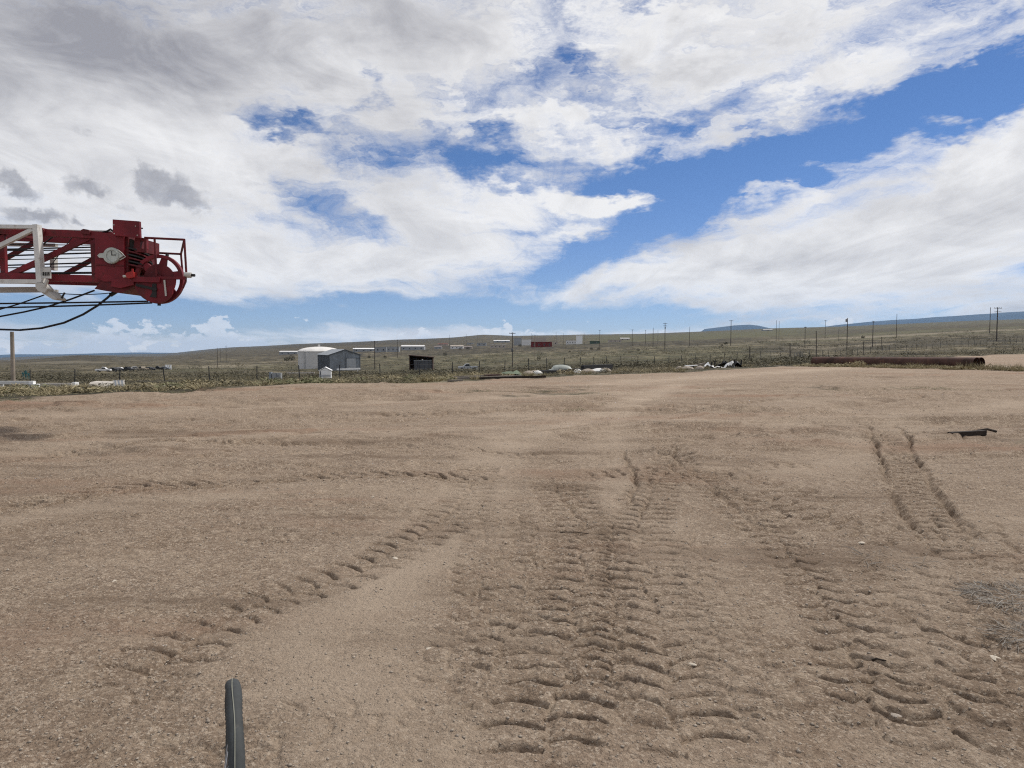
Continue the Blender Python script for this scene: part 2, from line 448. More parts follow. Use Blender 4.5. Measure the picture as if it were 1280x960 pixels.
# yard outline (bearing -> distance where the bare dirt ends)
ED_C = np.array([-400, 0, 100, 200, 300, 400, 480, 600, 700, 770, 850, 920, 1000, 1040, 1100, 1280, 1600])
ED_D = np.array([21, 22.6, 24, 25, 27, 29, 31, 34, 38, 41, 44, 53, 66, 82, 98, 115, 125.0])
PIPE_A = np.array([(1221 - 640) / F * 49, 49.0]); PIPE_B = np.array([(1018 - 640) / F * 62, 62.0])
def seg_dist(x, y, a, b):
    vx, vy = b[0] - a[0], b[1] - a[1]
    L = math.hypot(vx, vy)
    t = np.clip(((x - a[0]) * vx + (y - a[1]) * vy) / L ** 2, 0, 1)
    return np.hypot(x - a[0] - t * vx, y - a[1] - t * vy), t
def veg_mask(x, y):
    col, d = col_dist(x, y)
    e = np.interp(col, ED_C, ED_D)
    wob = fbm(x / 4.0, y / 4.0, 71, 4) * 2.2
    v = np.clip((d - e + wob) / 2.0 + 0.5, 0, 1)
    sd_, _ = seg_dist(x, y, PIPE_A + np.array([7.0, -3.0]), PIPE_B + np.array([-0.5, -0.6]))
    isl = np.clip((3.0 - sd_ + wob * 0.8) / 1.2, 0, 1) * 0.9
    # flat weeds in the middle of the yard and along its right side
    gx, gy = 0.9, 24.5
    pat = np.clip(1.2 - np.hypot((x - gx) / 2.6, (y - gy) / 4.2) + fbm(x / 1.3, y / 1.3, 91, 4) * 1.3, 0, 1) * 0.58
    gx, gy = 9.2, 12.3
    pat2 = np.clip(1.1 - np.hypot((x - gx) / 1.2, (y - gy) / 1.6) + fbm(x / 0.8, y / 0.8, 95, 4) * 1.1, 0, 1) * 0.50
    gx, gy = 13.2, 27.0
    pat3 = np.clip(1.0 - np.hypot((x - gx) / 6.0, (y - gy) / 2.0) + fbm(x / 1.5, y / 1.5, 97, 4) * 1.2, 0, 1) * 0.48
    return np.maximum.reduce([v, isl, pat, pat2, pat3])

# ------------------------------------------------------------------ tyre tracks pressed into the yard
TRACKS = [
    # pixels along the track, width m, lug pitch m (0 = plain rut), depth m, chevron, strength
    ([(660, 1000), (680, 900), (702, 830), (718, 760), (726, 700), (722, 655), (704, 622), (680, 596)], 0.66, 0.20, 0.056, 0.16, 1.0),
    ([(880, 1000), (850, 900), (832, 830), (815, 760), (803, 700), (800, 650), (815, 610), (845, 575)], 0.64, 0.20, 0.058, -0.16, 1.0),
    ([(590, 900), (628, 820), (655, 750), (668, 690), (664, 645)], 0.45, 0.20, 0.040, -0.1, 0.9),
    ([(960, 960), (915, 850), (885, 770), (868, 710), (862, 660)], 0.42, 0.20, 0.036, 0.15, 0.8),
    ([(765, 930), (768, 820), (768, 740), (765, 680), (762, 640)], 0.30, 0.20, 0.050, 0.1, 0.8),
    ([(120, 900), (230, 800), (330, 750), (420, 722), (490, 692), (545, 655), (585, 615), (600, 580)], 0.60, 0.21, 0.052, -0.12, 1.0),
    ([(-60, 645), (60, 625), (160, 610), (260, 604), (360, 599), (460, 596), (560, 598), (640, 600)], 0.60, 0.26, 0.075, 1.3, 1.1),
    ([(-60, 650), (60, 630), (160, 615), (260, 608), (330, 605)], 0.16, 0, 0.040, 0.0, 0.9),
    ([(1082, 530), (1096, 560), (1108, 600), (1128, 640), (1160, 680)], 0.13, 0, 0.060, 0.0, 1.0),
    ([(1118, 530), (1138, 560), (1160, 600), (1188, 640), (1232, 680)], 0.13, 0, 0.060, 0.0, 1.0),
    ([(1095, 545), (1122, 575), (1136, 605), (1162, 645), (1200, 685), (1270, 730)], 0.62, 0.20, 0.050, 0.0, 1.1),
    ([(830, 560), (862, 588), (900, 618), (940, 648), (985, 690), (1040, 760), (1085, 840), (1120, 960)], 0.50, 0.22, 0.058, -0.3, 1.0),
    ([(880, 600), (905, 625), (935, 650), (965, 672)], 0.12, 0, 0.05, 0.0, 1.0),
    ([(905, 612), (980, 640), (1060, 660), (1150, 680), (1260, 690), (1380, 700)], 0.85, 0.26, 0.060, 0.2, 1.0),
    ([(1010, 640), (1100, 655), (1200, 662), (1330, 664)], 0.60, 0.26, 0.060, -0.2, 0.9),
    ([(1080, 690), (1120, 740), (1160, 810), (1190, 900), (1210, 1020)], 0.52, 0.25, 0.045, -0.3, 0.9),
    ([(1180, 700), (1230, 790), (1262, 880), (1285, 1000)], 0.48, 0.25, 0.048, 0.3, 0.9),
    ([(600, 620), (602, 680), (590, 760), (560, 860), (520, 990)], 0.42, 0.21, 0.034, 0.25, 0.8),
    ([(640, 620), (648, 680), (640, 760), (615, 860)], 0.36, 0.21, 0.034, -0.25, 0.7),
    ([(700, 602), (790, 590), (880, 592), (980, 612), (1060, 640)], 0.55, 0.24, 0.050, 0.25, 0.9),
    ([(780, 640), (795, 615), (790, 590), (775, 565)], 0.12, 0, 0.05, 0.0, 0.9),
    ([(805, 645), (812, 618), (806, 592)], 0.10, 0, 0.04, 0.0, 0.8),
    ([(840, 600), (900, 592), (960, 584), (1040, 580)], 0.50, 0.24, 0.045, 0.25, 0.8),
    ([(-60, 588), (150, 562), (330, 555), (520, 560), (700, 575)], 0.5, 0.3, 0.045, 1.2, 0.9),
    ([(-40, 540), (200, 528), (420, 520), (640, 516), (900, 505), (1140, 488)], 0.6, 0.4, 0.035, 0.2, 0.8),
    ([(300, 560), (420, 535), (560, 520), (760, 512), (980, 516), (1240, 520)], 0.30, 0, 0.035, 0.0, 0.8),
    ([(640, 545), (820, 530), (1000, 512), (1120, 503), (1150, 498), (1100, 494), (960, 496)], 0.30, 0, 0.050, 0.0, 0.9),
    ([(-60, 560), (120, 545), (300, 540), (480, 545)], 0.25, 0, 0.035, 0.0, 0.8),
    ([(700, 500), (860, 510), (1020, 530), (1120, 552)], 0.25, 0, 0.035, 0.0, 0.7),
    ([(820, 560), (960, 545), (1120, 548), (1290, 560)], 0.5, 0.3, 0.04, 0.3, 0.7),
    ([(100, 985), (260, 930), (420, 895), (560, 905)], 0.45, 0.25, 0.036, 0.3, 0.7),
    ([(20, 1000), (160, 905), (330, 860)], 0.45, 0.25, 0.030, -0.3, 0.5),
    ([(760, 560), (735, 600), (720, 640), (690, 690), (655, 760), (610, 850), (560, 960)], 0.45, 0.22, 0.030, -0.25, 0.6),
    ([(880, 700), (930, 780), (960, 870), (985, 990)], 0.42, 0.22, 0.030, 0.25, 0.6),
]
def smooth_path(pts, n=10):
    pts = [np.array(p) for p in pts]
    out = []
    for i in range(len(pts) - 1):
        p0 = pts[max(i - 1, 0)]; p1 = pts[i]; p2 = pts[i + 1]; p3 = pts[min(i + 2, len(pts) - 1)]
        for k in range(n):
            t = k / n
            out.append(0.5 * ((2 * p1) + (-p0 + p2) * t + (2 * p0 - 5 * p1 + 4 * p2 - p3) * t * t + (-p0 + 3 * p1 - 3 * p2 + p3) * t ** 3))
    out.append(pts[-1])
    return np.array(out)
LANES = [
    ([(560, 1000), (455, 860), (430, 800), (470, 740), (530, 690), (575, 640), (600, 590), (640, 555), (720, 530), (800, 500), (850, 480)], 0.55, 0.9),
    ([(880, 960), (870, 760), (850, 690), (800, 640), (770, 600), (760, 560), (780, 520), (800, 490)], 0.40, 0.7),
    ([(-60, 660), (200, 625), (420, 612), (560, 625)], 0.35, 0.5), ([(-60, 525), (300, 512), (640, 500), (900, 486)], 0.8, 0.7),
    ([(-60, 575), (240, 548), (520, 540), (760, 530)], 0.6, 0.5), ([(980, 500), (1120, 530), (1060, 570), (980, 590)], 0.6, 0.5),
    ([(640, 520), (900, 530), (1100, 520), (1300, 505)], 0.9, 0.6), ([(760, 480), (900, 470), (1000, 463), (1100, 455)], 1.6, 0.8),
    ([(1290, 640), (1150, 720), (1130, 800), (1180, 960)], 0.35, 0.5), ([(640, 640), (650, 760), (625, 900), (600, 1000)], 0.25, 0.6),
]
def lane_mask(x, y):
    out = np.zeros_like(x)
    for li, (pts, w, st) in enumerate(LANES):
        path = smooth_path([ground_px(*p) for p in pts], 3)
        for i in range(len(path) - 1):
            near = np.nonzero((np.abs(x - path[i][0]) < 4 + w * 2) & (np.abs(y - path[i][1]) < 12 + w * 2))[0]
            if len(near):
                dd_, _ = seg_dist(x[near], y[near], path[i], path[i + 1])
                out[near] = np.maximum(out[near], st * np.exp(-(dd_ / w) ** 2))
    return np.clip(out + 0.5 * out * fbm(x / 0.8, y / 0.8, 881, 3), 0, 1)
def track_height(x, y):
    """x, y flat arrays of near ground points -> height offset from the tyre marks, and how worked the soil is"""
    h = np.zeros_like(x); worked = np.zeros_like(x)
    for ti, (pts, w, pitch, depth, chev, st) in enumerate(TRACKS):
        path = smooth_path([ground_px(*p) for p in pts], 6)
        lo = path.min(0) - w * 1.5; hi = path.max(0) + w * 1.5
        idx = np.nonzero((x > lo[0]) & (x < hi[0]) & (y > lo[1]) & (y < hi[1]))[0]
        if len(idx) == 0:
            continue
        xs, ys = x[idx], y[idx]
        best = np.full(len(idx), 1e9); s_at = np.zeros(len(idx)); t_at = np.zeros(len(idx))
        s0 = 0.0
        for i in range(len(path) - 1):
            a, b = path[i], path[i + 1]
            vx, vy = b - a; L = math.hypot(vx, vy)
            if L < 1e-6:
                continue
            near = np.nonzero((xs > min(a[0], b[0]) - w * 1.5) & (xs < max(a[0], b[0]) + w * 1.5) & (ys > min(a[1], b[1]) - w * 1.5) & (ys < max(a[1], b[1]) + w * 1.5))[0]
            if len(near):
                u = ((xs[near] - a[0]) * vx + (ys[near] - a[1]) * vy) / L ** 2
                uc = np.clip(u, 0, 1)
                ex = xs[near] - a[0] - uc * vx; ey = ys[near] - a[1] - uc * vy
                dist = np.hypot(ex, ey)
                sgn = np.sign(ex * vy - ey * vx)
                better = dist < best[near]
                nn = near[better]
                best[nn] = dist[better]; s_at[nn] = s0 + uc[better] * L; t_at[nn] = dist[better] * sgn[better]
            s0 += L
        t_at = t_at + 0.10 * fbm(xs / 0.35, ys / 0.35, 300 + ti, 3)
        u = t_at / (w / 2)
        prof = np.clip((1.10 - np.abs(u)) / 0.40, 0, 1); prof = prof * prof * (3 - 2 * prof)
        ends = np.clip(s_at / 0.6, 0, 1) * np.clip((s0 - s_at) / 0.6, 0, 1)
        plain_rut = pitch == 0
        pitch = pitch or 0.25
        # each half of the tread leaves its own row of lug prints, set half a pitch apart: pillows of soil between narrow grooves
        side = np.where(u > 0, 0.5, 0.0)
        wv_ = 0.34 * fbm(xs / 0.42, ys / 0.42, 400 + ti, 3)
        ph = s_at / pitch + side + chev * np.abs(u) + 0.10 * np.cos(math.pi * 2 * np.abs(u)) + wv_
        fr = ph % 1.0
        gw = 0.095 + 0.04 * vnoise(xs / 0.3, ys / 0.3, 450 + ti)
        groove = np.exp(-((fr - 0.5) / gw) ** 2)
        mid = np.exp(-((u + 0.25 * fbm(xs / 0.25, ys / 0.25, 470 + ti, 2)) / 0.07) ** 2) * (0.55 if chev else 0.0)
        cut = np.maximum(groove * (0.85 + 0.7 * vnoise(xs / 0.22, ys / 0.22, 480 + ti)), mid * 0.7)
        bar = 1 - cut
        if plain_rut:
            bar = 1 - np.exp(-(u / 0.55) ** 2) * (0.8 + 0.9 * vnoise(xs / 0.3, ys / 0.3, 490 + ti))
        patch = np.clip(0.90 + 0.9 * fbm(xs / 0.8, ys / 0.8, 500 + ti, 3), 0.25, 1.15) * st * 1.0
        rim = np.exp(-((np.abs(u) - 1.10) / 0.16) ** 2) * 0.45
        dh = (-(1 - bar) * prof - 0.05 * prof + 0.45 * rim * (0.5 + vnoise(xs / 0.2, ys / 0.2, 600 + ti))) * depth * patch * ends
        h[idx] = np.where(np.abs(dh) > np.abs(h[idx]) * 0.8, dh + 0.3 * h[idx], h[idx] + 0.3 * dh)
        worked[idx] = np.maximum(worked[idx], prof * ends * patch)
    return h, worked

# ------------------------------------------------------------------ mesh from arrays
def np_mesh(name, verts, faces):
    """verts (n,3); faces (m,3) or (m,4)"""
    me = bpy.data.meshes.new(name)
    verts = np.asarray(verts, dtype=np.float32); faces = np.asarray(faces, dtype=np.int32)
    k = faces.shape[1]
    me.vertices.add(len(verts)); me.vertices.foreach_set('co', verts.ravel())
    me.loops.add(faces.size); me.loops.foreach_set('vertex_index', faces.ravel())
    me.polygons.add(len(faces))
    me.polygons.foreach_set('loop_start', np.arange(0, faces.size, k, dtype=np.int32))
    me.polygons.foreach_set('loop_total', np.full(len(faces), k, dtype=np.int32))
    me.update(calc_edges=True)
    return me
def link(name, me, m, parent=None, smooth=False):
    if m is not None and len(me.materials) == 0:
        me.materials.append(MATS[m] if isinstance(m, str) else m)
    if smooth:
        me.polygons.foreach_set('use_smooth', np.ones(len(me.polygons), dtype=bool))
    o = bpy.data.objects.new(name, me)
    COL.objects.link(o)
    if parent is not None:
        o.parent = parent
    return o
def tag(o, label=None, cat=None, group=None, kind=None):
    if label: o['label'] = label
    if cat: o['category'] = cat
    if group: o['group'] = group
    if kind: o['kind'] = kind
    return o

# ------------------------------------------------------------------ ground sheet
az_in = np.arange(-42.0, 42.001, 0.095)
az_out = np.arange(45.0, 180.0, 3.0)
az = np.radians(np.concatenate([-az_out[::-1], az_in, az_out, [180.0]]))   # closes behind the camera
inv = np.linspace(2.2 ** -0.75, 62.0 ** -0.75, 900)
rad = np.concatenate([[0.25, 0.7, 1.1, 1.5, 1.9], inv ** (-1 / 0.75), 62 * (14500 / 62.0) ** (np.arange(1, 131) / 130)])
AZ, RR = np.meshgrid(az, rad)
# side-on depth stays regular: use distance ahead inside the view
scale_r = np.where(np.abs(AZ) < R(42.01), 1 / np.cos(AZ), 1 / math.cos(R(42)))
RR = RR * scale_r
X = (np.sin(AZ) * RR).ravel(); Y = (np.cos(AZ) * RR).ravel()
Z = terrain(X, Y)
veg = veg_mask(X, Y)
colv, dv = col_dist(X, Y)
nearm = np.nonzero((dv < 70) & (veg < 0.95))[0]
xn, yn = X[nearm], Y[nearm]
fade = np.clip(1.15 - dv[nearm] / 60.0, 0.0, 1)
th, wk = track_height(xn, yn)
dn = dv[nearm]
lanes = lane_mask(xn, yn) * (1 - 0.6 * np.clip(wk, 0, 1))
def sstep(v, a_, b_):
    t_ = np.clip((v - a_) / (b_ - a_), 0, 1); return t_ * t_ * (3 - 2 * t_)
rough = 0.030 * fbm(xn / 1.7, yn / 1.7, 201, 3) + 0.016 * fbm(xn / 0.30, yn / 0.30, 211, 4, 0.6) * np.clip(1.3 - dn / 22, 0.25, 1)
# crusted plates and scuffs with steep little edges, in patches
pat_a = sstep(fbm(xn / 2.3, yn / 2.3, 251, 3), -0.12, 0.30)
n_a = fbm(xn / 0.62, yn / 0.42, 261, 4, 0.55)
rough = rough + 0.016 * sstep(n_a, 0.10, 0.17) * pat_a - 0.012 * sstep(n_a, -0.10, -0.17) * pat_a
n_b = fbm(xn / 0.20, yn / 0.16, 271, 3, 0.55)
rough = rough + 0.007 * sstep(n_b, 0.12, 0.20) * np.clip(1.3 - dn / 10, 0, 1)
clod = vnoise(xn / 0.07, yn / 0.07, 231)
rough = rough + 0.020 * np.clip(clod - 0.30, 0, 1) * np.clip(1.2 - dn / 10, 0, 1) * (0.6 + 2 * wk)
# longer scraped ridges and hollows farther out in the yard
farw_ = np.clip((dn - 7) / 7, 0, 1)
n_c = fbm(xn / 3.2 + 5, yn / 1.3, 241, 4, 0.55)
rough = rough + (0.10 * sstep(n_c, 0.14, 0.22) + 0.08 * sstep(n_c, -0.08, -0.02) - 0.09 * sstep(n_c, -0.28, -0.34)) * farw_ * (0.4 + 0.6 * sstep(fbm(xn / 6, yn / 4, 281, 2), -0.2, 0.3))
crumb = 1.0 + 0.6 * vnoise(xn / 0.055, yn / 0.055, 911) * np.clip(1.4 - dn / 9, 0, 1)
Z[nearm] += th * crumb * np.clip(dn / 6.5, 0.84, 2.3) + rough * fade * (1 - 0.7 * lanes)
# land cover of the plain: drifts of dark sage, green growth, pale dry ground (bearing px, distances m, amount)
COVER = {
    'dark': [(-400, 330, 36, 75, .85), (-400, 420, 130, 175, .7), (40, 150, 600, 1900, .8), (-400, 620, 900, 2600, .35), (330, 560, 3000, 9000, .55), (540, 930, 560, 1000, .75), (380, 660, 46, 95, .55),
             (640, 980, 60, 100, .35), (930, 1700, 215, 330, .8), (1000, 1700, 900, 2400, .45), (700, 900, 180, 210, .35), (200, 330, 520, 700, .4)],
    'green': [(180, 420, 240, 420, .55), (470, 960, 110, 420, .55), (730, 1010, 1000, 4200, .95), (990, 1700, 700, 1100, .7), (960, 1700, 440, 520, .6), (420, 640, 330, 620, .4), (760, 1700, 2600, 9000, .35)],
    'pale': [(225, 330, 330, 440, .8), (310, 390, 520, 560, .6), (560, 660, 520, 545, .8), (990, 1110, 270, 315, .85), (980, 1700, 520, 620, .8), (960, 1060, 190, 205, .8), (1060, 1090, 205, 215, .9), (440, 600, 160, 185, .5), (330, 560, 70, 78, .6),
             (60, 130, 700, 900, .5), (640, 760, 300, 360, .3), (850, 960, 420, 480, .45), (-200, 60, 7000, 9000, .7)],
}
lnD = np.log(np.maximum(dv, 1.0))
wobc = fbm(X / np.maximum(dv, 30) * 9.0, lnD * 9.0, 801, 4)
for nm_, patches in COVER.items():
    acc = np.zeros(len(X))
    for ip_, (c0, c1, d0, d1, amt) in enumerate(patches):
        w2 = fbm(X / np.maximum(dv, 30) * 14.0 + ip_ * 7, lnD * 12.0, 820 + ip_, 4)
        ca_ = np.clip(np.minimum(colv - c0, c1 - colv) / 45.0 + 0.5 + 1.4 * w2, 0, 1)
        thick = math.log(d1 / d0)
        da_ = np.clip(np.minimum(lnD - math.log(d0), math.log(d1) - lnD) / (0.16 * thick) + 0.4 + 1.8 * wobc, 0, 1)
        acc = np.maximum(acc, ca_ * da_ * amt)
    COVER[nm_] = acc
nr, nc = AZ.shape
ii = np.arange(nr - 1)[:, None]; jj = np.arange(nc - 1)[None, :]
q = np.stack([ii * nc + jj, ii * nc + jj + 1, (ii + 1) * nc + jj + 1, (ii + 1) * nc + jj], axis=-1).reshape(-1, 4)
q = q[:, ::-1]
center = len(X)
verts = np.stack([X, Y, Z], axis=1)
me = np_mesh('ground', verts, q)
at = me.attributes.new('veg', 'FLOAT', 'POINT'); at.data.foreach_set('value', veg.astype(np.float32))
wv = np.zeros(len(X), dtype=np.float32); wv[nearm] = wk
wl_ = np.zeros(len(X), dtype=np.float32); wl_[nearm] = lanes
at = me.attributes.new('lane', 'FLOAT', 'POINT'); at.data.foreach_set('value', wl_)
at = me.attributes.new('worked', 'FLOAT', 'POINT'); at.data.foreach_set('value', wv)

for nm_, acc in COVER.items():
    at = me.attributes.new('cover_' + nm_, 'FLOAT', 'POINT'); at.data.foreach_set('value', acc.astype(np.float32))
gm = bpy.data.materials.new('ground'); gm.use_nodes = True
k = NT(gm.node_tree); b = gm.node_tree.nodes['Principled BSDF']
pos = k.n.new('ShaderNodeTexCoord').outputs['Object']
def attr(nm):
    a = k.n.new('ShaderNodeAttribute'); a.attribute_name = nm
    return a.outputs['Fac']
a_veg = attr('veg'); a_wk = attr('worked')
n_lo = k.noise(pos, 0.22, 5, 0.6, 0.3)
n_mid = k.noise(pos, 1.4, 6, 0.62)
n_hi = k.noise(pos, 26.0, 5, 0.7)
n_grit = k.noise(pos, 80.0, 4, 0.7)
dirt = k.mix(k.maprange(n_lo, 0.32, 0.68, 0, 1), (0.300, 0.224, 0.163), (0.348, 0.266, 0.198))
dirt = k.mix(k.maprange(n_mid, 0.42, 0.72, 0, 0.55), dirt, (0.262, 0.186, 0.126))
dirt = k.mix(k.maprange(n_hi, 0.46, 0.70, 0, 0.6), dirt, (0.215, 0.155, 0.107))
dirt = k.mix(k.maprange(n_hi, 0.46, 0.30, 0, 0.5), dirt, (0.47, 0.375, 0.275))
dirt = k.mix(k.maprange(n_grit, 0.52, 0.68, 0, 0.85), dirt, (0.105, 0.078, 0.058))
dirt = k.mix(k.maprange(n_grit, 0.44, 0.30, 0, 0.7), dirt, (0.46, 0.385, 0.30))
dirt = k.mix(k.math('MULTIPLY', a_wk, k.maprange(n_mid, 0.35, 0.65, 0.15, 0.55)), dirt, (0.225, 0.162, 0.113))
# grit: scattered light and dark chips of stone
v1 = k.voronoi(pos, 46.0, out='Color'); v1d = k.voronoi(pos, 46.0, out='Distance')
vr = k.sep(v1)
chip = k.math('MULTIPLY', k.maprange(v1d, 0.20, 0.34, 1, 0), k.maprange(vr[0], 0.70, 0.76, 0, 1))
chip_col = k.mix(vr[1], (0.40, 0.34, 0.27), (0.22, 0.19, 0.17))
dirt = k.mix(k.math('MULTIPLY', chip, 0.75), dirt, chip_col)
v2 = k.voronoi(pos, 17.0, out='Color'); v2d = k.voronoi(pos, 17.0, out='Distance')
vr2 = k.sep(v2)
chip2 = k.math('MULTIPLY', k.maprange(v2d, 0.14, 0.22, 1, 0), k.maprange(vr2[0], 0.86, 0.90, 0, 1))
dirt = k.mix(chip2, dirt, (0.38, 0.32, 0.26))
def crumbs(scale, lo, hi, amt, src):
    cv = k.sep(k.voronoi(pos, scale, out='Color'))
    c_ = k.mix(k.maprange(cv[0], 0.0, 0.30, 1.0, 0.0), src, lo)
    c_ = k.mix(k.maprange(cv[0], 0.78, 1.0, 0.0, 1.0), c_, hi)
    return k.mix(amt, src, c_)
dirt = crumbs(92.0, (0.13, 0.095, 0.070), (0.58, 0.49, 0.39), 0.70, dirt)
dirt = crumbs(41.0, (0.155, 0.112, 0.080), (0.54, 0.44, 0.34), 0.45, dirt)
dirt = crumbs(15.0, (0.20, 0.145, 0.102), (0.48, 0.385, 0.285), 0.28, dirt)
dirt = crumbs(5.0, (0.22, 0.160, 0.112), (0.46, 0.365, 0.270), 0.20, dirt)
# reddish washed streaks of subsoil
n_red = k.noise(k.mapping(pos, scale=(0.10, 0.5, 1)), 1.0, 6, 0.62, 0.6)
dirt = k.mix(k.maprange(n_red, 0.52, 0.68, 0, 0.65), dirt, (0.265, 0.162, 0.110))
n_drk = k.noise(k.mapping(pos, loc=(11, 3, 0), scale=(0.22, 1.3, 1)), 1.0, 7, 0.66, 0.7)
dirt = k.mix(k.maprange(n_drk, 0.53, 0.66, 0, 0.6), dirt, (0.165, 0.118, 0.084))
n_pale = k.noise(k.mapping(pos, loc=(31, 7, 0), scale=(0.16, 0.7, 1)), 1.0, 5, 0.6, 0.6)
dirt = k.mix(k.maprange(n_pale, 0.55, 0.70, 0, 0.6), dirt, (0.385, 0.303, 0.226))
dirt = k.mix(k.math('MULTIPLY', attr('lane'), k.maprange(n_mid, 0.3, 0.7, 1.0, 0.5)), dirt, (0.425, 0.338, 0.256))
# range land: dry soil, olive brush and dark sage in drifts
g1 = k.noise(pos, 0.85, 7, 0.68)
g2 = k.noise(k.mapping(pos, scale=(0.030, 0.055, 1)), 1.0, 6, 0.62, 0.8)
g3 = k.noise(k.mapping(pos, loc=(3, 9, 0), scale=(0.0018, 0.0045, 1)), 1.0, 6, 0.62, 0.8)
land = k.mix(k.maprange(g1, 0.38, 0.62, 0, 1), (0.072, 0.064, 0.043), (0.155, 0.128, 0.088))
land = k.mix(k.maprange(g2, 0.47, 0.66, 0, 0.8), land, (0.098, 0.095, 0.054))
land = k.mix(k.maprange(g2, 0.46, 0.30, 0, 0.6), land, (0.155, 0.118, 0.086))
far = k.mix(k.maprange(g3, 0.38, 0.60, 0, 1), (0.082, 0.068, 0.052), (0.104, 0.098, 0.062))
far = k.mix(k.maprange(g3, 0.53, 0.62, 0, 0.85), far, (0.185, 0.160, 0.105))
far = k.mix(k.maprange(k.noise(k.mapping(pos, scale=(0.008, 0.02, 1)), 1.0, 7, 0.65), 0.5, 0.68, 0, 0.6), far, (0.052, 0.050, 0.040))
px_, py_, pz_ = k.sep(pos)
# west of the wash the hills are bare grey-brown clay
west = k.maprange(k.math('DIVIDE', px_, k.math('MAXIMUM', py_, 50.0)), -0.10, 0.20, 1.0, 0.0)
farw = k.mix(k.maprange(g3, 0.36, 0.64, 0, 1), (0.062, 0.050, 0.041), (0.100, 0.088, 0.066))
far = k.mix(k.math('MULTIPLY', west, 0.75), far, farw)
land = k.mix(k.maprange(py_, 260.0, 1100.0, 0.0, 1.0), land, far)
strk = k.noise(k.mapping(pos, scale=(0.11, 0.022, 1)), 1.0, 7, 0.70, 0.5)
land = k.mix(k.maprange(strk, 0.48, 0.60, 0.0, 0.85), land, (0.045, 0.041, 0.031))  # dark streaks put the shade of bushes and dips into the land colour
strk2 = k.noise(k.mapping(pos, loc=(5, 2, 0), scale=(0.28, 0.07, 1)), 1.0, 6, 0.72, 0.4)
land = k.mix(k.maprange(strk2, 0.52, 0.62, 0.0, 0.7), land, (0.038, 0.036, 0.027))
land = k.mix(k.maprange(strk2, 0.44, 0.34, 0.0, 0.6), land, (0.20, 0.172, 0.118))
land = k.mix(k.maprange(strk, 0.49, 0.38, 0.0, 0.9), land, (0.215, 0.184, 0.122))
tex = k.noise(k.mapping(pos, scale=(0.16, 0.05, 1)), 1.0, 9, 0.74)
land = k.mix(k.math('MULTIPLY', attr('cover_green'), k.maprange(tex, 0.38, 0.56, 0.15, 0.9)), land, (0.102, 0.102, 0.055))
land = k.mix(k.math('MULTIPLY', attr('cover_dark'), k.maprange(tex, 0.36, 0.58, 1.0, 0.45)), land, (0.038, 0.034, 0.027))
land = k.mix(k.math('MULTIPLY', attr('cover_pale'), k.maprange(tex, 0.40, 0.60, 1.0, 0.6)), land, (0.26, 0.225, 0.165))
clump = k.noise(k.mapping(pos, scale=(0.30, 0.30, 1)), 1.0, 8, 0.78)
land = k.mix(k.maprange(clump, 0.52, 0.62, 0.0, 0.85), land, (0.030, 0.029, 0.021))
land = k.mix(k.maprange(clump, 0.42, 0.32, 0.0, 0.5), land, (0.20, 0.18, 0.115))
speck = k.noise(pos, 2.6, 6, 0.72)
vg = k.math('ADD', a_veg, k.math('MULTIPLY_ADD', speck, 0.9, -0.45))
vgf = k.maprange(vg, 0.35, 0.72, 0, 1)
base = k.mix(vgf, dirt, land)
k.l.new(base, b.inputs['Base Color'])
b.inputs['Roughness'].default_value = 0.95
b.inputs['Specular IOR Level'].default_value = 0.1
bh = k.math('ADD', k.math('MULTIPLY', n_hi, 0.55), k.math('MULTIPLY', n_grit, 0.34))
bh = k.math('ADD', bh, k.math('MULTIPLY', chip, 0.16))
bh = k.math('ADD', bh, k.math('MULTIPLY', chip2, 0.5))
bn = k.n.new('ShaderNodeBump'); bn.inputs['Strength'].default_value = 1.0; bn.inputs['Distance'].default_value = 0.060
k.l.new(bh, bn.inputs['Height']); k.l.new(bn.outputs[0], b.inputs['Normal'])
ground = link('ground', me, gm, smooth=True)
tag(ground, 'brown dirt yard marked by tyre tracks, running out into brushy range land', 'ground', kind='structure')

def micro_z(x, y):
    x = np.asarray(x, dtype=float); y = np.asarray(y, dtype=float)
    j = np.clip(np.rint((np.degrees(np.arctan2(x, y)) + 42.0) / 0.095).astype(int), 0, len(az_in) - 1) + len(az_out)
    i = np.clip(np.searchsorted(rad, y), 1, len(rad) - 1)
    i = np.where(np.abs(rad[i - 1] - y) < np.abs(rad[i] - y), i - 1, i)
    return Z[i * nc + j]
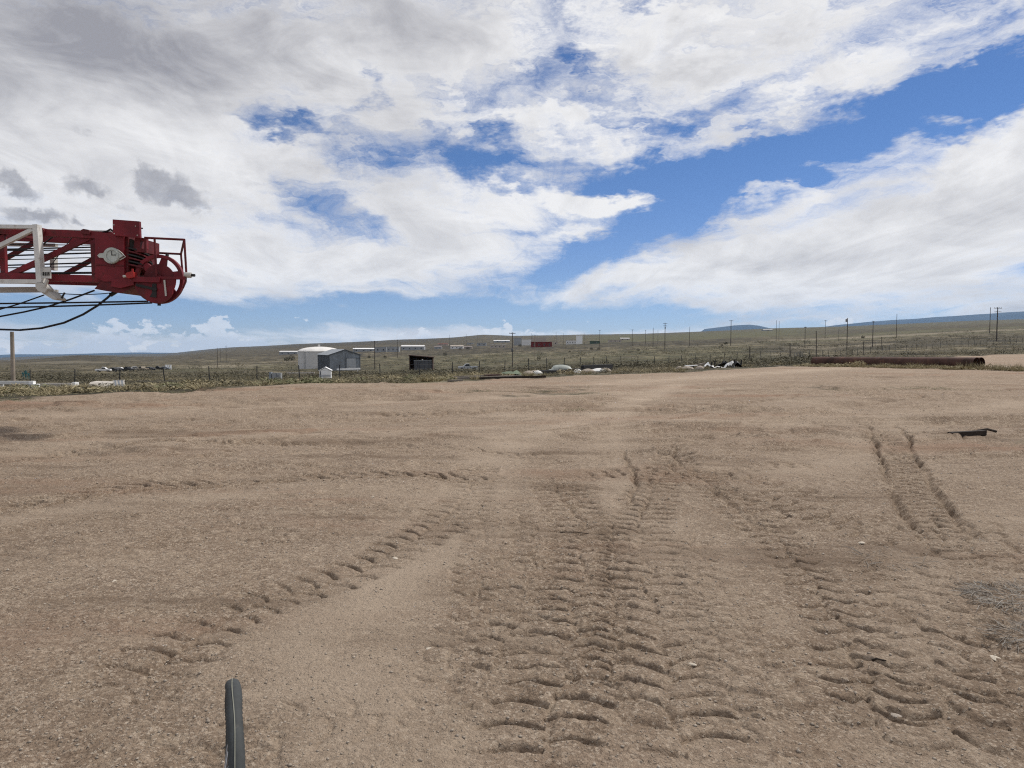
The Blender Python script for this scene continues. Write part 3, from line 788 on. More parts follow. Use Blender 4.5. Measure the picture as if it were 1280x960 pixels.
# ------------------------------------------------------------------ distant blue mountains
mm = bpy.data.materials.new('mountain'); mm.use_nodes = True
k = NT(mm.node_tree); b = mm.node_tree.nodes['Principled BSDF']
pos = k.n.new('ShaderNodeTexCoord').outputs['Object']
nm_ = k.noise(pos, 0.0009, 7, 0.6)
k.l.new(k.mix(k.maprange(nm_, 0.4, 0.62, 0, 1), (0.022, 0.038, 0.058), (0.036, 0.052, 0.070)), b.inputs['Base Color'])  # dark forest tone, with the blue of far haze put into the colour
b.inputs['Roughness'].default_value = 1.0
def mountain(name, prof, d, label, seed, zb=-120.0):
    """prof: skyline as (px, row); a ridge with slopes on both sides"""
    pxs = np.array([p[0] for p in prof], float); rows = np.array([p[1] for p in prof], float)
    n = 160
    xs = np.linspace(pxs[0], pxs[-1], n)
    top = np.interp(xs, pxs, rows)
    t_off = [-0.17, -0.12, -0.07, -0.03, 0.0, 0.05, 0.12]
    t_h = [0.0, 0.30, 0.62, 0.88, 1.0, 0.6, 0.0]
    V = []
    for o, hh in zip(t_off, t_h):
        for i in range(n):
            x = (xs[i] - 640) / F * d
            zt = row_to_z(top[i], d)
            y = d * (1 + o)
            rg = vnoise(np.array([x / 900.0]), np.array([y / 1500.0]), seed)[0]
            V.append((x * (1 + 0.3 * o) + rg * 300 * (1 - hh), y, zb + (zt - zb) * max(0, hh + rg * 0.16 * (1 if 0 < hh < 1 else 0)) + (vnoise(np.array([x / 700.0]), np.array([0.3]), seed + 3)[0] * 22 if hh == 1 else 0)))
    V = np.array(V); m = len(t_off)
    ii = np.arange(m - 1)[:, None]; jj = np.arange(n - 1)[None, :]
    qq = np.stack([ii * n + jj, ii * n + jj + 1, (ii + 1) * n + jj + 1, (ii + 1) * n + jj], -1).reshape(-1, 4)
    o = link(name, np_mesh(name, V, qq), mm, smooth=True)
    return tag(o, label, 'mountain', kind='structure')
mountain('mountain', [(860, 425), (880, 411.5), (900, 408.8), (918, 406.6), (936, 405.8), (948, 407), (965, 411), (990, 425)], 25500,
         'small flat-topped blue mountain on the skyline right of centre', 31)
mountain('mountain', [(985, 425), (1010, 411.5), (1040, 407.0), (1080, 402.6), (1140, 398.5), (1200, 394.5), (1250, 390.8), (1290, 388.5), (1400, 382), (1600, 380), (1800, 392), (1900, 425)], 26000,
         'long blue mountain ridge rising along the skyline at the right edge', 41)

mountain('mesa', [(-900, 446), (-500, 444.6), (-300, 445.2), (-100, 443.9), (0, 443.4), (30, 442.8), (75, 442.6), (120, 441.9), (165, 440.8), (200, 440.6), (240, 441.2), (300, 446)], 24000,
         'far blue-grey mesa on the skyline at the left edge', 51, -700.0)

# ------------------------------------------------------------------ mesh builder for the things
class MB:
    def __init__(self):
        self.v = []; self.f = []
    def add(self, vs, fs):
        o = len(self.v)
        self.v += [tuple(p) for p in vs]
        self.f += [tuple(i + o for i in f) for f in fs]
        return self
    def box(self, c, s, rz=0.0):
        cx, cy, cz = c; sx, sy, sz = s[0] / 2, s[1] / 2, s[2] / 2
        ca, sa = math.cos(rz), math.sin(rz)
        vs = []
        for z in (-sz, sz):
            for x, y in ((-sx, -sy), (sx, -sy), (sx, sy), (-sx, sy)):
                vs.append((cx + x * ca - y * sa, cy + x * sa + y * ca, cz + z))
        return self.add(vs, [(3, 2, 1, 0), (4, 5, 6, 7), (0, 1, 5, 4), (1, 2, 6, 5), (2, 3, 7, 6), (3, 0, 4, 7)])
    def beam(self, p, q, w, h, up=(0, 0, 1)):
        p = Vector(p); q = Vector(q); a = (q - p).normalized(); u = Vector(up)
        s = a.cross(u)
        if s.length < 1e-4: s = a.cross(Vector((1, 0, 0)))
        s.normalize(); u = s.cross(a).normalized()
        vs = [c + s * sx * w / 2 + u * sz * h / 2 for c in (p, q) for sx, sz in ((-1, -1), (1, -1), (1, 1), (-1, 1))]
        return self.add(vs, [(0, 1, 2, 3), (7, 6, 5, 4), (0, 4, 5, 1), (1, 5, 6, 2), (2, 6, 7, 3), (3, 7, 4, 0)])
    def tube(self, pts, r, n=8, r2=None, cap=True):
        pts = [Vector(p) for p in pts]; m = len(pts); vs = []
        prev = None
        for i, p in enumerate(pts):
            a = (pts[min(i + 1, m - 1)] - pts[max(i - 1, 0)]).normalized()
            u = Vector((0, 0, 1)) if abs(a.z) < 0.95 else Vector((1, 0, 0))
            s = a.cross(u).normalized() if prev is None else (prev - a * prev.dot(a)).normalized()
            prev = s
            t = a.cross(s)
            rr = r if r2 is None else r + (r2 - r) * i / (m - 1)
            for j in range(n):
                th_ = 2 * math.pi * j / n
                vs.append(p + (s * math.cos(th_) + t * math.sin(th_)) * rr)
        fs = []
        for i in range(m - 1):
            for j in range(n):
                fs.append((i * n + j, i * n + (j + 1) % n, (i + 1) * n + (j + 1) % n, (i + 1) * n + j))
        if cap:
            fs.append(tuple(range(n - 1, -1, -1))); fs.append(tuple((m - 1) * n + j for j in range(n)))
        return self.add(vs, fs)
    def prism(self, poly, ext):
        """poly: list of 3-D points, extruded by the vector ext"""
        n = len(poly); ext = Vector(ext)
        vs = [Vector(p) for p in poly] + [Vector(p) + ext for p in poly]
        fs = [tuple(range(n)), tuple(range(2 * n - 1, n - 1, -1))]
        for i in range(n):
            j = (i + 1) % n
            fs.append((i, n + i, n + j, j))
        return self.add(vs, fs)
    def ring(self, c, axis, ro, ri, w, n=40, a0=0.0, a1=2 * math.pi):
        """flat annulus of width w along the axis"""
        c = Vector(c); ax = Vector(axis).normalized()
        u = ax.cross(Vector((0, 0, 1)))
        if u.length < 1e-3: u = Vector((1, 0, 0))
        u.normalize(); t = u.cross(ax).normalized()
        vs = []; full = abs(a1 - a0 - 2 * math.pi) < 1e-6
        m = n if full else n + 1
        for i in range(m):
            th_ = a0 + (a1 - a0) * i / n
            dvec = u * math.cos(th_) + t * math.sin(th_)
            for rr, s in ((ro, -1), (ro, 1), (ri, 1), (ri, -1)):
                vs.append(c + dvec * rr + ax * s * w / 2)
        fs = []
        for i in range(n):
            j = (i + 1) % m
            for e in range(4):
                g = (e + 1) % 4
                fs.append((i * 4 + e, i * 4 + g, j * 4 + g, j * 4 + e))
        if not full:
            fs.append((0, 1, 2, 3)); fs.append((n * 4 + 3, n * 4 + 2, n * 4 + 1, n * 4))
        return self.add(vs, fs)
    def lathe(self, c, prof, n=24, squash=(1, 1)):
        c = Vector(c); vs = []; m = len(prof)
        for (r, z) in prof:
            for j in range(n):
                th_ = 2 * math.pi * j / n
                vs.append((c.x + r * math.cos(th_) * squash[0], c.y + r * math.sin(th_) * squash[1], c.z + z))
        fs = [(i * n + j, i * n + (j + 1) % n, (i + 1) * n + (j + 1) % n, (i + 1) * n + j) for i in range(m - 1) for j in range(n)]
        fs.append(tuple(range(n - 1, -1, -1))); fs.append(tuple((m - 1) * n + j for j in range(n)))
        return self.add(vs, fs)
    def build(self, name, m, parent=None, org=None, smooth=False):
        """org: the point that becomes the mesh's own origin (the thing's base)"""
        if org is None:
            org = ORG.get(parent.name, Vector((0, 0, 0))) if parent is not None else Vector((0, 0, 0))
        o_ = np.array(org)
        me = bpy.data.meshes.new(name)
        me.from_pydata([tuple(np.array(p) - o_) for p in self.v], [], self.f)
        ob = link(name, me, m, parent)
        if smooth:
            for p in me.polygons: p.use_smooth = True
            try:
                me.set_sharp_from_angle(angle=R(40))
            except Exception:
                pass
        if parent is None:
            ob.location = org
        ORG[ob.name] = Vector(org)
        return ob
ORG = {}
def thing(name, label, cat, loc, group=None):
    o = bpy.data.objects.new(name, None); COL.objects.link(o)
    o.empty_display_size = 0.2
    o.location = loc
    ORG[o.name] = Vector(loc)
    return tag(o, label, cat, group)
def one(mb, name, m, label, cat, org, group=None, smooth=False):
    return tag(mb.build(name, m, None, org, smooth), label, cat, group)

# ================================================================== the rig mast
MD = 14.0
def slab(mb, pxs, d, th):
    return mb.prism([P(x, y, d) for x, y in pxs], (0, th, 0))
LEFT = -500          # the mast runs on out of the picture to its carrier
mast = thing('rig_mast', 'red and white drilling rig mast lying level with its crown wheel pointing right', 'rig mast', P(120, 330, MD))
def mpart(name, m, parent=None, smooth=False):
    class Ctx:
        def __enter__(s): s.mb = MB(); return s.mb
        def __exit__(s, *a): s.ob = s.mb.build(name, m, parent or mast, ORG[mast.name], smooth)
    return Ctx()
def bar(name, m, p, q, w, h, parent=None):
    return MB().beam(p, q, w, h).build(name, m, parent or mast, ORG[mast.name])
def rod(name, m, pts, r, parent=None, n=8):
    return MB().tube(pts, r, n).build(name, m, parent or mast, ORG[mast.name], True)
ND, FD = MD + 0.08, MD + 1.15
def lin(x, x0, y0, x1, y1): return y0 + (y1 - y0) * (x - x0) / (x1 - x0)
def yt(x): return lin(x, 0, 288.5, 130, 294.5)
def yb(x): return lin(x, 0, 345.5, 130, 349.0)
bar('top_chord', 'red_paint', P(LEFT, yt(LEFT), ND), P(142, yt(142), ND), 0.13, 0.135)
bar('bottom_chord', 'red_paint', P(LEFT, yb(LEFT), ND), P(160, yb(160), ND), 0.13, 0.135)
zt0 = P(0, yt(0), ND).z; zt1 = P(130, yt(130), ND).z
zb0 = P(0, yb(0), ND).z; zb1 = P(130, yb(130), ND).z
def chord_pt(px, top, d):
    x = P(px, 300, ND).x
    q = lin(px, 0, zt0 if top else zb0, 130, zt1 if top else zb1)
    return Vector((x, d, q))
bar('top_chord', 'red_paint', chord_pt(LEFT, True, FD), chord_pt(142, True, FD), 0.12, 0.12)
bar('bottom_chord', 'red_paint', chord_pt(LEFT, False, FD), chord_pt(160, False, FD), 0.12, 0.12)
# lacing: diagonals and posts on both faces, repeating to the left
step = 112
for kx in range(-5, 1):
    x0 = 6 + kx * step; x1 = x0 + step
    bar('diagonal_brace', 'red_paint', chord_pt(x0, False, ND + 0.01), chord_pt(min(x1, 122), True, ND + 0.01), 0.07, 0.10)
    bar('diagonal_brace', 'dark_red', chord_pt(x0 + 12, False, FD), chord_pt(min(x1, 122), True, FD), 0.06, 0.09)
    if kx < 1:
        bar('lacing_post', 'red_paint', chord_pt(x0 - 3, False, ND + 0.015), chord_pt(x0 - 3, True, ND + 0.015), 0.08, 0.10)
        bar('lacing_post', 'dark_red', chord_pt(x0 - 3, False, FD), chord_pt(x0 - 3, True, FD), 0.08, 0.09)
        bar('cross_tie', 'dark_red', chord_pt(x0 - 3, True, ND), chord_pt(x0 - 3, True, FD), 0.07, 0.07)
        bar('cross_tie', 'dark_red', chord_pt(x0 - 3, False, ND), chord_pt(x0 - 3, False, FD), 0.07, 0.07)
bar('cross_tie', 'dark_red', chord_pt(118, False, ND), chord_pt(118, False, FD), 0.08, 0.08)
bar('cross_tie', 'dark_red', chord_pt(118, True, ND), chord_pt(118, True, FD), 0.08, 0.08)
rod('top_pipe', 'old_white', [P(50, 287.5, ND + 0.12), P(100, 288.5, ND + 0.12), P(140, 289.5, ND + 0.12)], 0.022)
with mpart('clamp', 'dark_red') as m: slab(m, [(101, 292), (101, 287.5), (104, 286), (110, 287.0), (112, 289), (112, 293)], MD - 0.02, 0.2)
with mpart('clamp', 'dark_red') as m: slab(m, [(47, 293), (47, 284.5), (52, 284.5), (55, 287.5), (55, 293)], MD - 0.02, 0.2)
# white racking frame on the mast
wf = MB()
slab(wf, [(40, 280.5), (46.2, 280.2), (51.5, 353), (45.2, 353.5)], MD - 0.22, 0.14)
wframe = wf.build('white_frame', 'white_paint', mast, ORG[mast.name])
def wsub(name, pts, d, th, m='white_paint'):
    mb = MB(); slab(mb, pts, d, th); return mb.build(name, m, wframe, ORG[mast.name])
wsub('frame_rail', [(LEFT, 274.5), (40.3, 281), (40.6, 285.5), (LEFT, 279.5)], MD - 0.215, 0.12)
wsub('frame_rail', [(LEFT, 345), (45, 349.2), (45.4, 354.2), (LEFT, 350.5)], MD - 0.215, 0.12)
wsub('frame_brace', [(-33, 319.5), (38, 284.5), (41, 288.5), (-30, 324)], MD - 0.20, 0.08)
wsub('frame_rail', [(LEFT, 362), (56, 358.5), (58, 365.0), (LEFT, 369)], MD + 0.55, 0.12, 'old_white')
wsub('frame_rail', [(8, 303.2), (69, 304.4), (69, 308.2), (8, 307.2)], MD + 1.30, 0.10, 'old_white')
wsub('frame_post', [(62, 316), (67.6, 316), (68, 337.5), (62.4, 337.5)], MD + 1.30, 0.12, 'old_white')
wsub('bracket', [(44, 354), (52, 353.5), (59, 361), (56, 366), (48, 364), (44.5, 360)], MD - 0.24, 0.2, 'old_white')
wsub('foot_plate', [(52, 366), (56.5, 361), (71, 373), (69.5, 375.2), (66, 374.4)], MD - 0.18, 0.3, 'old_white')
wsub('foot_plate', [(59.5, 362), (70.8, 362), (70.8, 372.5), (68, 372)], MD + 0.2, 0.06, 'white_paint')
wsub('bracket', [(57, 349), (59.5, 350), (55.5, 359.5), (53, 358)], MD - 0.26, 0.05, 'old_white')
tagp = wsub('tag_plate', [(51.5, 334.4), (62.8, 334.2), (63, 348), (52.4, 348)], MD - 0.16, 0.03)
mk = MB()
for i in range(4):
    slab(mk, [(53.3 + i * 2.3, 340.2), (54.8 + i * 2.3, 340), (54.9 + i * 2.3, 344.5), (53.4 + i * 2.3, 344.6)], MD - 0.166, 0.004)
mk.build('tag_marks', 'black_steel', wframe, ORG[mast.name])
rod('hook_rod', 'black_steel', [P(72, 374, MD), P(76, 374.6, MD), P(80.8, 365.8, MD)], 0.018)
# head of the mast
with mpart('head_plate', 'red_paint') as m: slab(m, [(118.5, 290), (154.5, 292.5), (155.5, 352), (130, 352), (118.8, 346)], MD - 0.06, 0.12)
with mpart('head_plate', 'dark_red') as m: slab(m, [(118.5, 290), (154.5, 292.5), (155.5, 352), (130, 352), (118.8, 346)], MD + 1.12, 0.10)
with mpart('head_flange', 'dark_red') as m: slab(m, [(112.8, 304.5), (118.4, 304), (118.6, 345), (114.6, 345)], MD + 0.06, 1.05)
with mpart('head_top', 'dark_red') as m: slab(m, [(119.5, 291.5), (154, 294), (154, 298), (119.5, 296)], MD + 0.07, 1.04)
with mpart('head_rib', 'dark_red') as m: slab(m, [(119.5, 330), (155, 331.5), (155, 333), (119.5, 331.5)], MD - 0.075, 0.012)
cover_p = MB(); slab(cover_p, [(140.8, 274.2), (174.0, 276.6), (174.8, 297.2), (141.0, 294.2)], MD - 0.14, 0.07)
cover_o = cover_p.build('cover_panel', 'red_paint', mast, ORG[mast.name])
for bx_, by_ in ((142.4, 281), (169.4, 282.6), (142.8, 292), (171.6, 294)):
    MB().tube([P(bx_, by_, MD - 0.15), P(bx_, by_, MD - 0.139)], 0.012, 8).build('bolt', 'old_white', cover_o, ORG[mast.name])
rod('stud', 'black_steel', [P(173, 285.2, MD), P(178.4, 285.4, MD)], 0.014)
rod('hose', 'cable', [P(128, 290.5, MD), P(134, 289.0, MD), P(138, 286.6, MD), P(142, 289.5, MD)], 0.02)
# pale round cover with pointed ends
lens = []
for i in range(15):
    a = math.pi * (0.90 - 0.80 * i / 14); lens.append((139 + 10.3 * math.cos(a), 319.3 - 10.0 * math.sin(a)))
lens += [(151.5, 318.0), (153.5, 319.6), (151.5, 321.4)]
for i in range(15):
    a = -math.pi * (0.10 + 0.80 * i / 14); lens.append((139 + 10.3 * math.cos(a), 319.3 - 10.0 * math.sin(a)))
lens += [(124, 322), (121.4, 319.5), (124, 316.8)]
pc = MB(); slab(pc, lens, MD - 0.12, 0.05)
mat('pale_cover', (0.44, 0.47, 0.44), 0.5, var=0.12, vscale=6.0, color2=(0.3, 0.28, 0.25), fac2=(0.6, 0.8))
pcover = pc.build('round_cover', 'pale_cover', mast, ORG[mast.name])
MB().ring(P(139.8, 319.6, MD - 0.135), (0, 1, 0), 0.125, 0.112, 0.012, 36).build('cover_rim', 'pale_cover', pcover, ORG[mast.name])
mk = MB()
slab(mk, [(139, 313.8), (139.9, 313.8), (140.1, 319.4), (139.2, 319.4)], MD - 0.124, 0.003)
slab(mk, [(139, 318.4), (142.2, 318.2), (142.2, 319.2), (139, 319.4)], MD - 0.1245, 0.003)
slab(mk, [(143, 318), (144.4, 318), (144.4, 319.6), (143, 319.6)], MD - 0.124, 0.003)
mk.build('cover_marks', 'black_steel', pcover, ORG[mast.name])
rod('cover_wire', 'old_white', [P(147, 312, MD - 0.1), P(152, 316, MD - 0.12), P(157, 321, MD - 0.1), P(150, 325, MD - 0.1)], 0.010)
# crown block: dark hollow, stacked sheaves seen edge on
with mpart('block_box', 'dark_red') as m: slab(m, [(155.5, 296.5), (176, 298.0), (176, 314), (155.5, 312.5)], MD + 0.35, 0.75)
with mpart('block_cheek', 'dark_red') as m: slab(m, [(154.7, 293), (160.5, 293.4), (160.5, 345), (155.6, 345)], MD + 0.0, 1.1)
with mpart('block_cheek', 'dark_red') as m: slab(m, [(169, 297), (175.4, 297.5), (175.4, 303), (175.4, 311), (182, 311.5), (182, 315.5), (170, 315), (166, 312)], MD + 0.05, 0.10)
with mpart('block_cheek', 'red_paint') as m: slab(m, [(175.5, 297), (182.4, 297.6), (182.4, 301), (175.5, 301)], MD + 0.05, 0.10)
with mpart('block_cheek', 'red_paint') as m: slab(m, [(180.2, 301.1), (182.4, 301.1), (182.4, 311.4), (180.2, 311.4)], MD + 0.05, 0.10)
rod('drum', 'black_steel', [P(163, 305, MD + 0.05), P(163, 305, MD + 1.0)], 0.10, n=16)
for i in range(6):
    cc = P(168.0 + i * 0.9, 316.5 + i * 4.2, MD + 0.30)
    MB().ring(cc, (0.16, 0.25, 1.0), 0.31, 0.07, 0.028, 32).build('sheave', 'dark_red' if i % 2 else 'black_steel', mast, ORG[mast.name])
rod('sheave_axle', 'black_steel', [P(167, 312, MD + 0.30), P(173, 343, MD + 0.30)], 0.07)
with mpart('hydraulic_block', 'bright_red') as m: slab(m, [(157.5, 341), (164, 339.2), (166.5, 340), (167.4, 346.5), (160, 348), (156, 345)], MD - 0.16, 0.14)
rod('hydraulic_fitting', 'bright_red', [P(165.6, 336, MD - 0.1), P(166.2, 343, MD - 0.1)], 0.02)
rod('hydraulic_fitting', 'old_white', [P(154, 345.5, MD - 0.14), P(158.4, 345.2, MD - 0.14)], 0.025)
with mpart('head_casting', 'dark_red') as m: slab(m, [(126, 352), (150, 348), (167, 346), (168, 357), (163, 361), (150, 366.5), (128, 363), (118, 361)], MD - 0.04, 0.9)
with mpart('head_gusset', 'red_paint') as m: slab(m, [(140, 350), (160, 346.5), (167, 347), (167, 356), (150, 360), (138, 358)], MD - 0.10, 0.05)
# crown wheel
wc = P(199.5, 349.2, MD + 0.12); r1 = 30.6 / F * MD
wheel = MB().ring(wc, (0, 1, 0), r1, r1 * 0.87, 0.09, 56).build('crown_wheel', 'red_paint', mast, ORG[mast.name], True)
MB().ring(wc, (0, 1, 0), r1 * 0.62, 0.05, 0.05, 40).build('wheel_disc', 'dark_red', wheel, ORG[mast.name], True)
MB().ring(wc, (0, 1, 0), 0.10, 0.02, 0.20, 24).build('hub', 'dark_red', wheel, ORG[mast.name], True)
for i in range(6):
    a = R(75 + 60 * i)
    dvec = Vector((math.cos(a), 0, math.sin(a))); side = Vector((-math.sin(a), 0, math.cos(a)))
    i0, i1 = wc + dvec * r1 * 0.60, wc + dvec * r1 * 0.88
    mb = MB(); mb.prism([i0 + side * 0.075 + Vector((0, -0.02, 0)), i1 + side * 0.055 + Vector((0, -0.02, 0)), i1 - side * 0.055 + Vector((0, -0.02, 0)), i0 - side * 0.075 + Vector((0, -0.02, 0))], (0, 0.04, 0))
    mb.build('spoke', 'red_paint', wheel, ORG[mast.name])
for bx_, by_ in ((208, 318.6), (198, 380.4), (226, 360), (209, 376.6)):
    mb = MB(); slab(mb, [(bx_ - 1.3, by_ - 1.6), (bx_ + 1.3, by_ - 1.6), (bx_ + 1.3, by_ + 1.6), (bx_ - 1.3, by_ + 1.6)], MD + 0.10, 0.06)
    mb.build('rim_lug', 'black_steel', wheel, ORG[mast.name])
gp = [(166.5, 346.5), (200, 347.5), (219, 349)]
for i in range(17):
    a = R(0 - 170 * i / 16); gp.append((196.5 + 22.5 * math.cos(a) if i < 4 else 197.5 + 30.4 * math.cos(a) * (0.74 + 0.26 * min(1, (i - 3) / 5)), 349.5 - 29.4 * math.sin(a) * (0.86 if i < 4 else 0.86 + 0.14 * min(1, (i - 3) / 5))))
guard = MB(); slab(guard, gp, MD - 0.06, 0.05)
guard_o = guard.build('wheel_guard', 'red_paint', mast, ORG[mast.name])
MB().beam(P(166.5, 349, MD - 0.09), P(200, 350, MD - 0.09), 0.05, 0.10).build('guard_bar', 'red_paint', guard_o, ORG[mast.name])
MB().beam(P(170, 356, MD - 0.085), P(196, 362, MD - 0.085), 0.03, 0.05).build('guard_slot', 'black_steel', guard_o, ORG[mast.name])
mb = MB(); slab(mb, [(190, 354.5), (195.5, 354.5), (195.5, 372), (187, 371), (190, 366)], MD - 0.075, 0.012); mb.build('guard_slot', 'black_steel', guard_o, ORG[mast.name])
MB().beam(P(205.5, 350, MD - 0.08), P(207.5, 370, MD - 0.08), 0.02, 0.03).build('guard_latch', 'old_white', guard_o, ORG[mast.name])
bar('tail_beam', 'red_paint', P(196, 347.6, MD - 0.04), P(232, 347.6, MD - 0.04), 0.06, 0.055)
rod('tail_strut', 'dark_red', [P(232.5, 345, MD), P(232.2, 352, MD), P(228.5, 360.5, MD)], 0.02)
rod('tail_pin', 'old_white', [P(231, 343.6, MD), P(239, 344.0, MD)], 0.055, n=12)
rod('tail_bolt', 'black_steel', [P(239, 344.0, MD), P(243.6, 344.2, MD)], 0.028, n=10)
# railing round the crown
CD = MD + 1.25
rods = [[P(181, 297.2, MD), P(230.4, 299.6, MD)], [P(193.2, 298.6, MD), P(195.8, 347, MD)], [P(230.4, 299.6, MD), P(233.2, 346.5, MD)],
        [P(183, 315.4, CD), P(226.2, 317.6, CD)], [P(226.2, 317.6, CD), P(228.6, 346, CD)], [P(230.4, 299.6, MD), P(226.2, 317.6, CD)], [P(181.6, 296, MD), P(182.4, 315, MD)]]
for pr in rods:
    rod('guard_rail', 'dark_red', pr, 0.022)
# lines
def sag(p, q, s, n=14):
    p, q = Vector(p), Vector(q)
    return [p.lerp(q, i / n) + Vector((0, 0, -s * 4 * (i / n) * (1 - i / n))) for i in range(n + 1)]
rod('cable', 'cable', sag(P(-260, 380.5, MD + .3), P(185, 376.6, MD + .14), 0.02), 0.018, n=6)
rod('cable', 'cable', sag(P(-260, 385.5, MD + .3), P(190, 378.6, MD + .14), 0.05), 0.018, n=6)
rod('cable', 'cable', [P(-260, 413, MD + .35), P(-150, 411, MD + .33), P(0, 411.8, MD + .3), P(25, 412.6, MD + .3), P(52, 410.2, MD + .28), P(80, 403.5, MD + .26), P(104, 393, MD + .24), P(122, 382, MD + .2), P(134, 372.5, MD + .2), P(141, 366, MD + .2)], 0.022, n=6)
rod('cable', 'cable', [P(-260, 433, MD + .5), P(-120, 414, MD + .45), P(0, 395.6, MD + .4), P(30, 390, MD + .35), P(60, 383.2, MD + .3), P(90, 373.5, MD + .3), P(118, 363, MD + .3)], 0.018, n=6)
rod('cable', 'cable', [P(-160, 428, MD + .5), P(0, 386.6, MD + .45), P(22, 380.5, MD + .4), P(55, 368.8, MD + .35)], 0.014, n=6)
rod('cable', 'cable', sag(P(72, 366.5, MD + .5), P(140, 366, MD + .5), 0.03), 0.010, n=6)
rod('cable', 'cable', [P(138, 369, MD + .16), P(146, 364, MD + .16), P(158, 361, MD + .16)], 0.04, n=6)
for (ya, yb_, dd, rr) in ((327.5, 316.2, 0.5, .017), (329.5, 322.0, 0.75, .010), (338.5, 328.5, 0.6, .016), (340.5, 341.0, 0.35, .024), (336.5, 333.0, 0.85, .012), (310, 312.5, 0.9, .014), (296.5, 306.5, 0.7, .010), (316, 309, 0.8, .016)):
    rod('drill_line', 'cable', sag(P(-400, ya + 3.0, MD + dd), P(116, yb_, MD + dd), 0.01), rr, n=6)
rod('drill_line', 'cable', [P(50, 308.5, MD + .4), P(66, 296, MD + .4)], 0.014, n=6)
rod('drill_line', 'cable', [P(62, 334, MD + .9), P(90, 297, MD + .9)], 0.008, n=6)

# the carrier that bears the mast, left of the picture
cb = Vector((-16.5, 14.65, 0.0))
car = thing('rig_carrier', 'red rig carrier truck bearing the mast at the left', 'truck', cb)
def cpart(name, m, f, parent=None):
    mb = MB(); f(mb); return mb.build(name, m, parent or car, cb)
cpart('chassis', 'black_steel', lambda m: m.box(cb + Vector((-2.0, 0, 1.0)), (11.5, 0.9, 0.30)))
cpart('deck', 'red_paint', lambda m: m.box(cb + Vector((-2.8, 0, 1.28)), (9.8, 2.3, 0.24)))
cpart('mast_rest', 'red_paint', lambda m: [m.beam(cb + Vector((1.7, s * 0.7, 1.14)), cb + Vector((1.7, s * 0.7, zb0 - 0.045)), 0.16, 0.16) for s in (-1, 1)] and m.box(cb + Vector((1.7, 0, 2.40)), (0.14, 1.25, 0.14)))
cpart('cab', 'red_paint', lambda m: m.prism([cb + Vector(p) for p in ((3.9, -1.1, 0.85), (3.9, -1.1, 1.75), (3.55, -1.1, 2.35), (2.25, -1.1, 2.35), (2.25, -1.1, 0.85))], (0, 2.2, 0)))
cpart('windscreen', 'glass', lambda m: m.prism([cb + Vector(p) for p in ((3.90, -0.95, 1.80), (3.60, -0.95, 2.31), (3.64, -0.95, 2.33), (3.94, -0.95, 1.82))], (0, 1.9, 0)))
cpart('engine_box', 'white_paint', lambda m: m.box(cb + Vector((-5.2, 0, 1.95)), (2.4, 1.9, 1.08)))
for wx in (2.9, -3.4, -4.7, -6.0):
    for s in (-1, 1):
        wl = cpart('wheel', 'black_steel', lambda m: m.ring(cb + Vector((wx, s * 1.0, 0.52)), (0, 1, 0), 0.53, 0.27, 0.30, 32))
        cpart('hub', 'old_white', lambda m: m.ring(cb + Vector((wx, s * 1.0, 0.52)), (0, 1, 0), 0.272, 0.06, 0.16, 24), wl)

# ================================================================== bicycle wheel at the bottom of the frame
wy = 2.08; wx = P(291.5, 900, wy).x
wb = Vector((wx, wy, -0.012)); RT = 0.317; rt = 0.0215
wheel_t = thing('bicycle_wheel', 'upright narrow wheel with grey rubber tyre at the bottom edge of the photo', 'wheel', wb)
cen = Vector((wx, wy, RT + rt - 0.012))
tilt = Matrix.Rotation(-math.atan2(wx, wy) + R(0.8), 3, 'Z') @ Matrix.Rotation(R(0.6), 3, 'Y')
def wp(a, rad_, off): return cen + tilt @ Vector((off, -math.cos(a) * rad_, math.sin(a) * rad_))
V = []; Fc = []; NA, NS = 220, 16
for i in range(NA):
    a = 2 * math.pi * i / NA
    for j in range(NS):
        b_ = 2 * math.pi * j / NS
        rr = rt * (1.0 + (0.07 if (i % 2 and abs(math.cos(b_)) > 0.55 and math.sin(b_) > -0.1) else 0.0))
        V.append(wp(a, RT + math.sin(b_) * rr, math.cos(b_) * rr + 0.0012 * math.sin(a * 9)))
for i in range(NA):
    for j in range(NS):
        Fc.append((i * NS + j, i * NS + (j + 1) % NS, ((i + 1) % NA) * NS + (j + 1) % NS, ((i + 1) % NA) * NS + j))
tyre = MB().add(V, Fc).build('tyre', 'rubber', wheel_t, wb, True)
V = []; Fc = []
for i in range(NA):
    a = 2 * math.pi * i / NA; wob = 0.0016 * math.sin(a * 7)
    for (o, rr) in ((-0.0013, rt - 0.0006), (0.0013, rt - 0.0006), (0.0013, rt + 0.0012), (-0.0013, rt + 0.0012)):
        V.append(wp(a, RT + rr, o - 0.003 + wob))
for i in range(NA):
    for j in range(4):
        Fc.append((i * 4 + j, i * 4 + (j + 1) % 4, ((i + 1) % NA) * 4 + (j + 1) % 4, ((i + 1) % NA) * 4 + j))
MB().add(V, Fc).build('seam', 'seam', tyre, wb)
axw = tilt @ Vector((1, 0, 0))
MB().ring(cen, axw, RT - 0.020, RT - 0.040, 0.024, 64).build('rim', 'rim_metal', wheel_t, wb, True)
MB().ring(cen, axw, 0.022, 0.004, 0.09, 20).build('hub', 'rim_metal', wheel_t, wb, True)
for i in range(28):
    a = 2 * math.pi * i / 28; s = 0.038 if i % 2 else -0.038
    MB().tube([wp(a + 0.5 * (1 if i % 4 < 2 else -1), 0.020, s), wp(a, RT - 0.038, 0.0)], 0.0011, 5).build('spoke', 'rim_metal', wheel_t, wb)

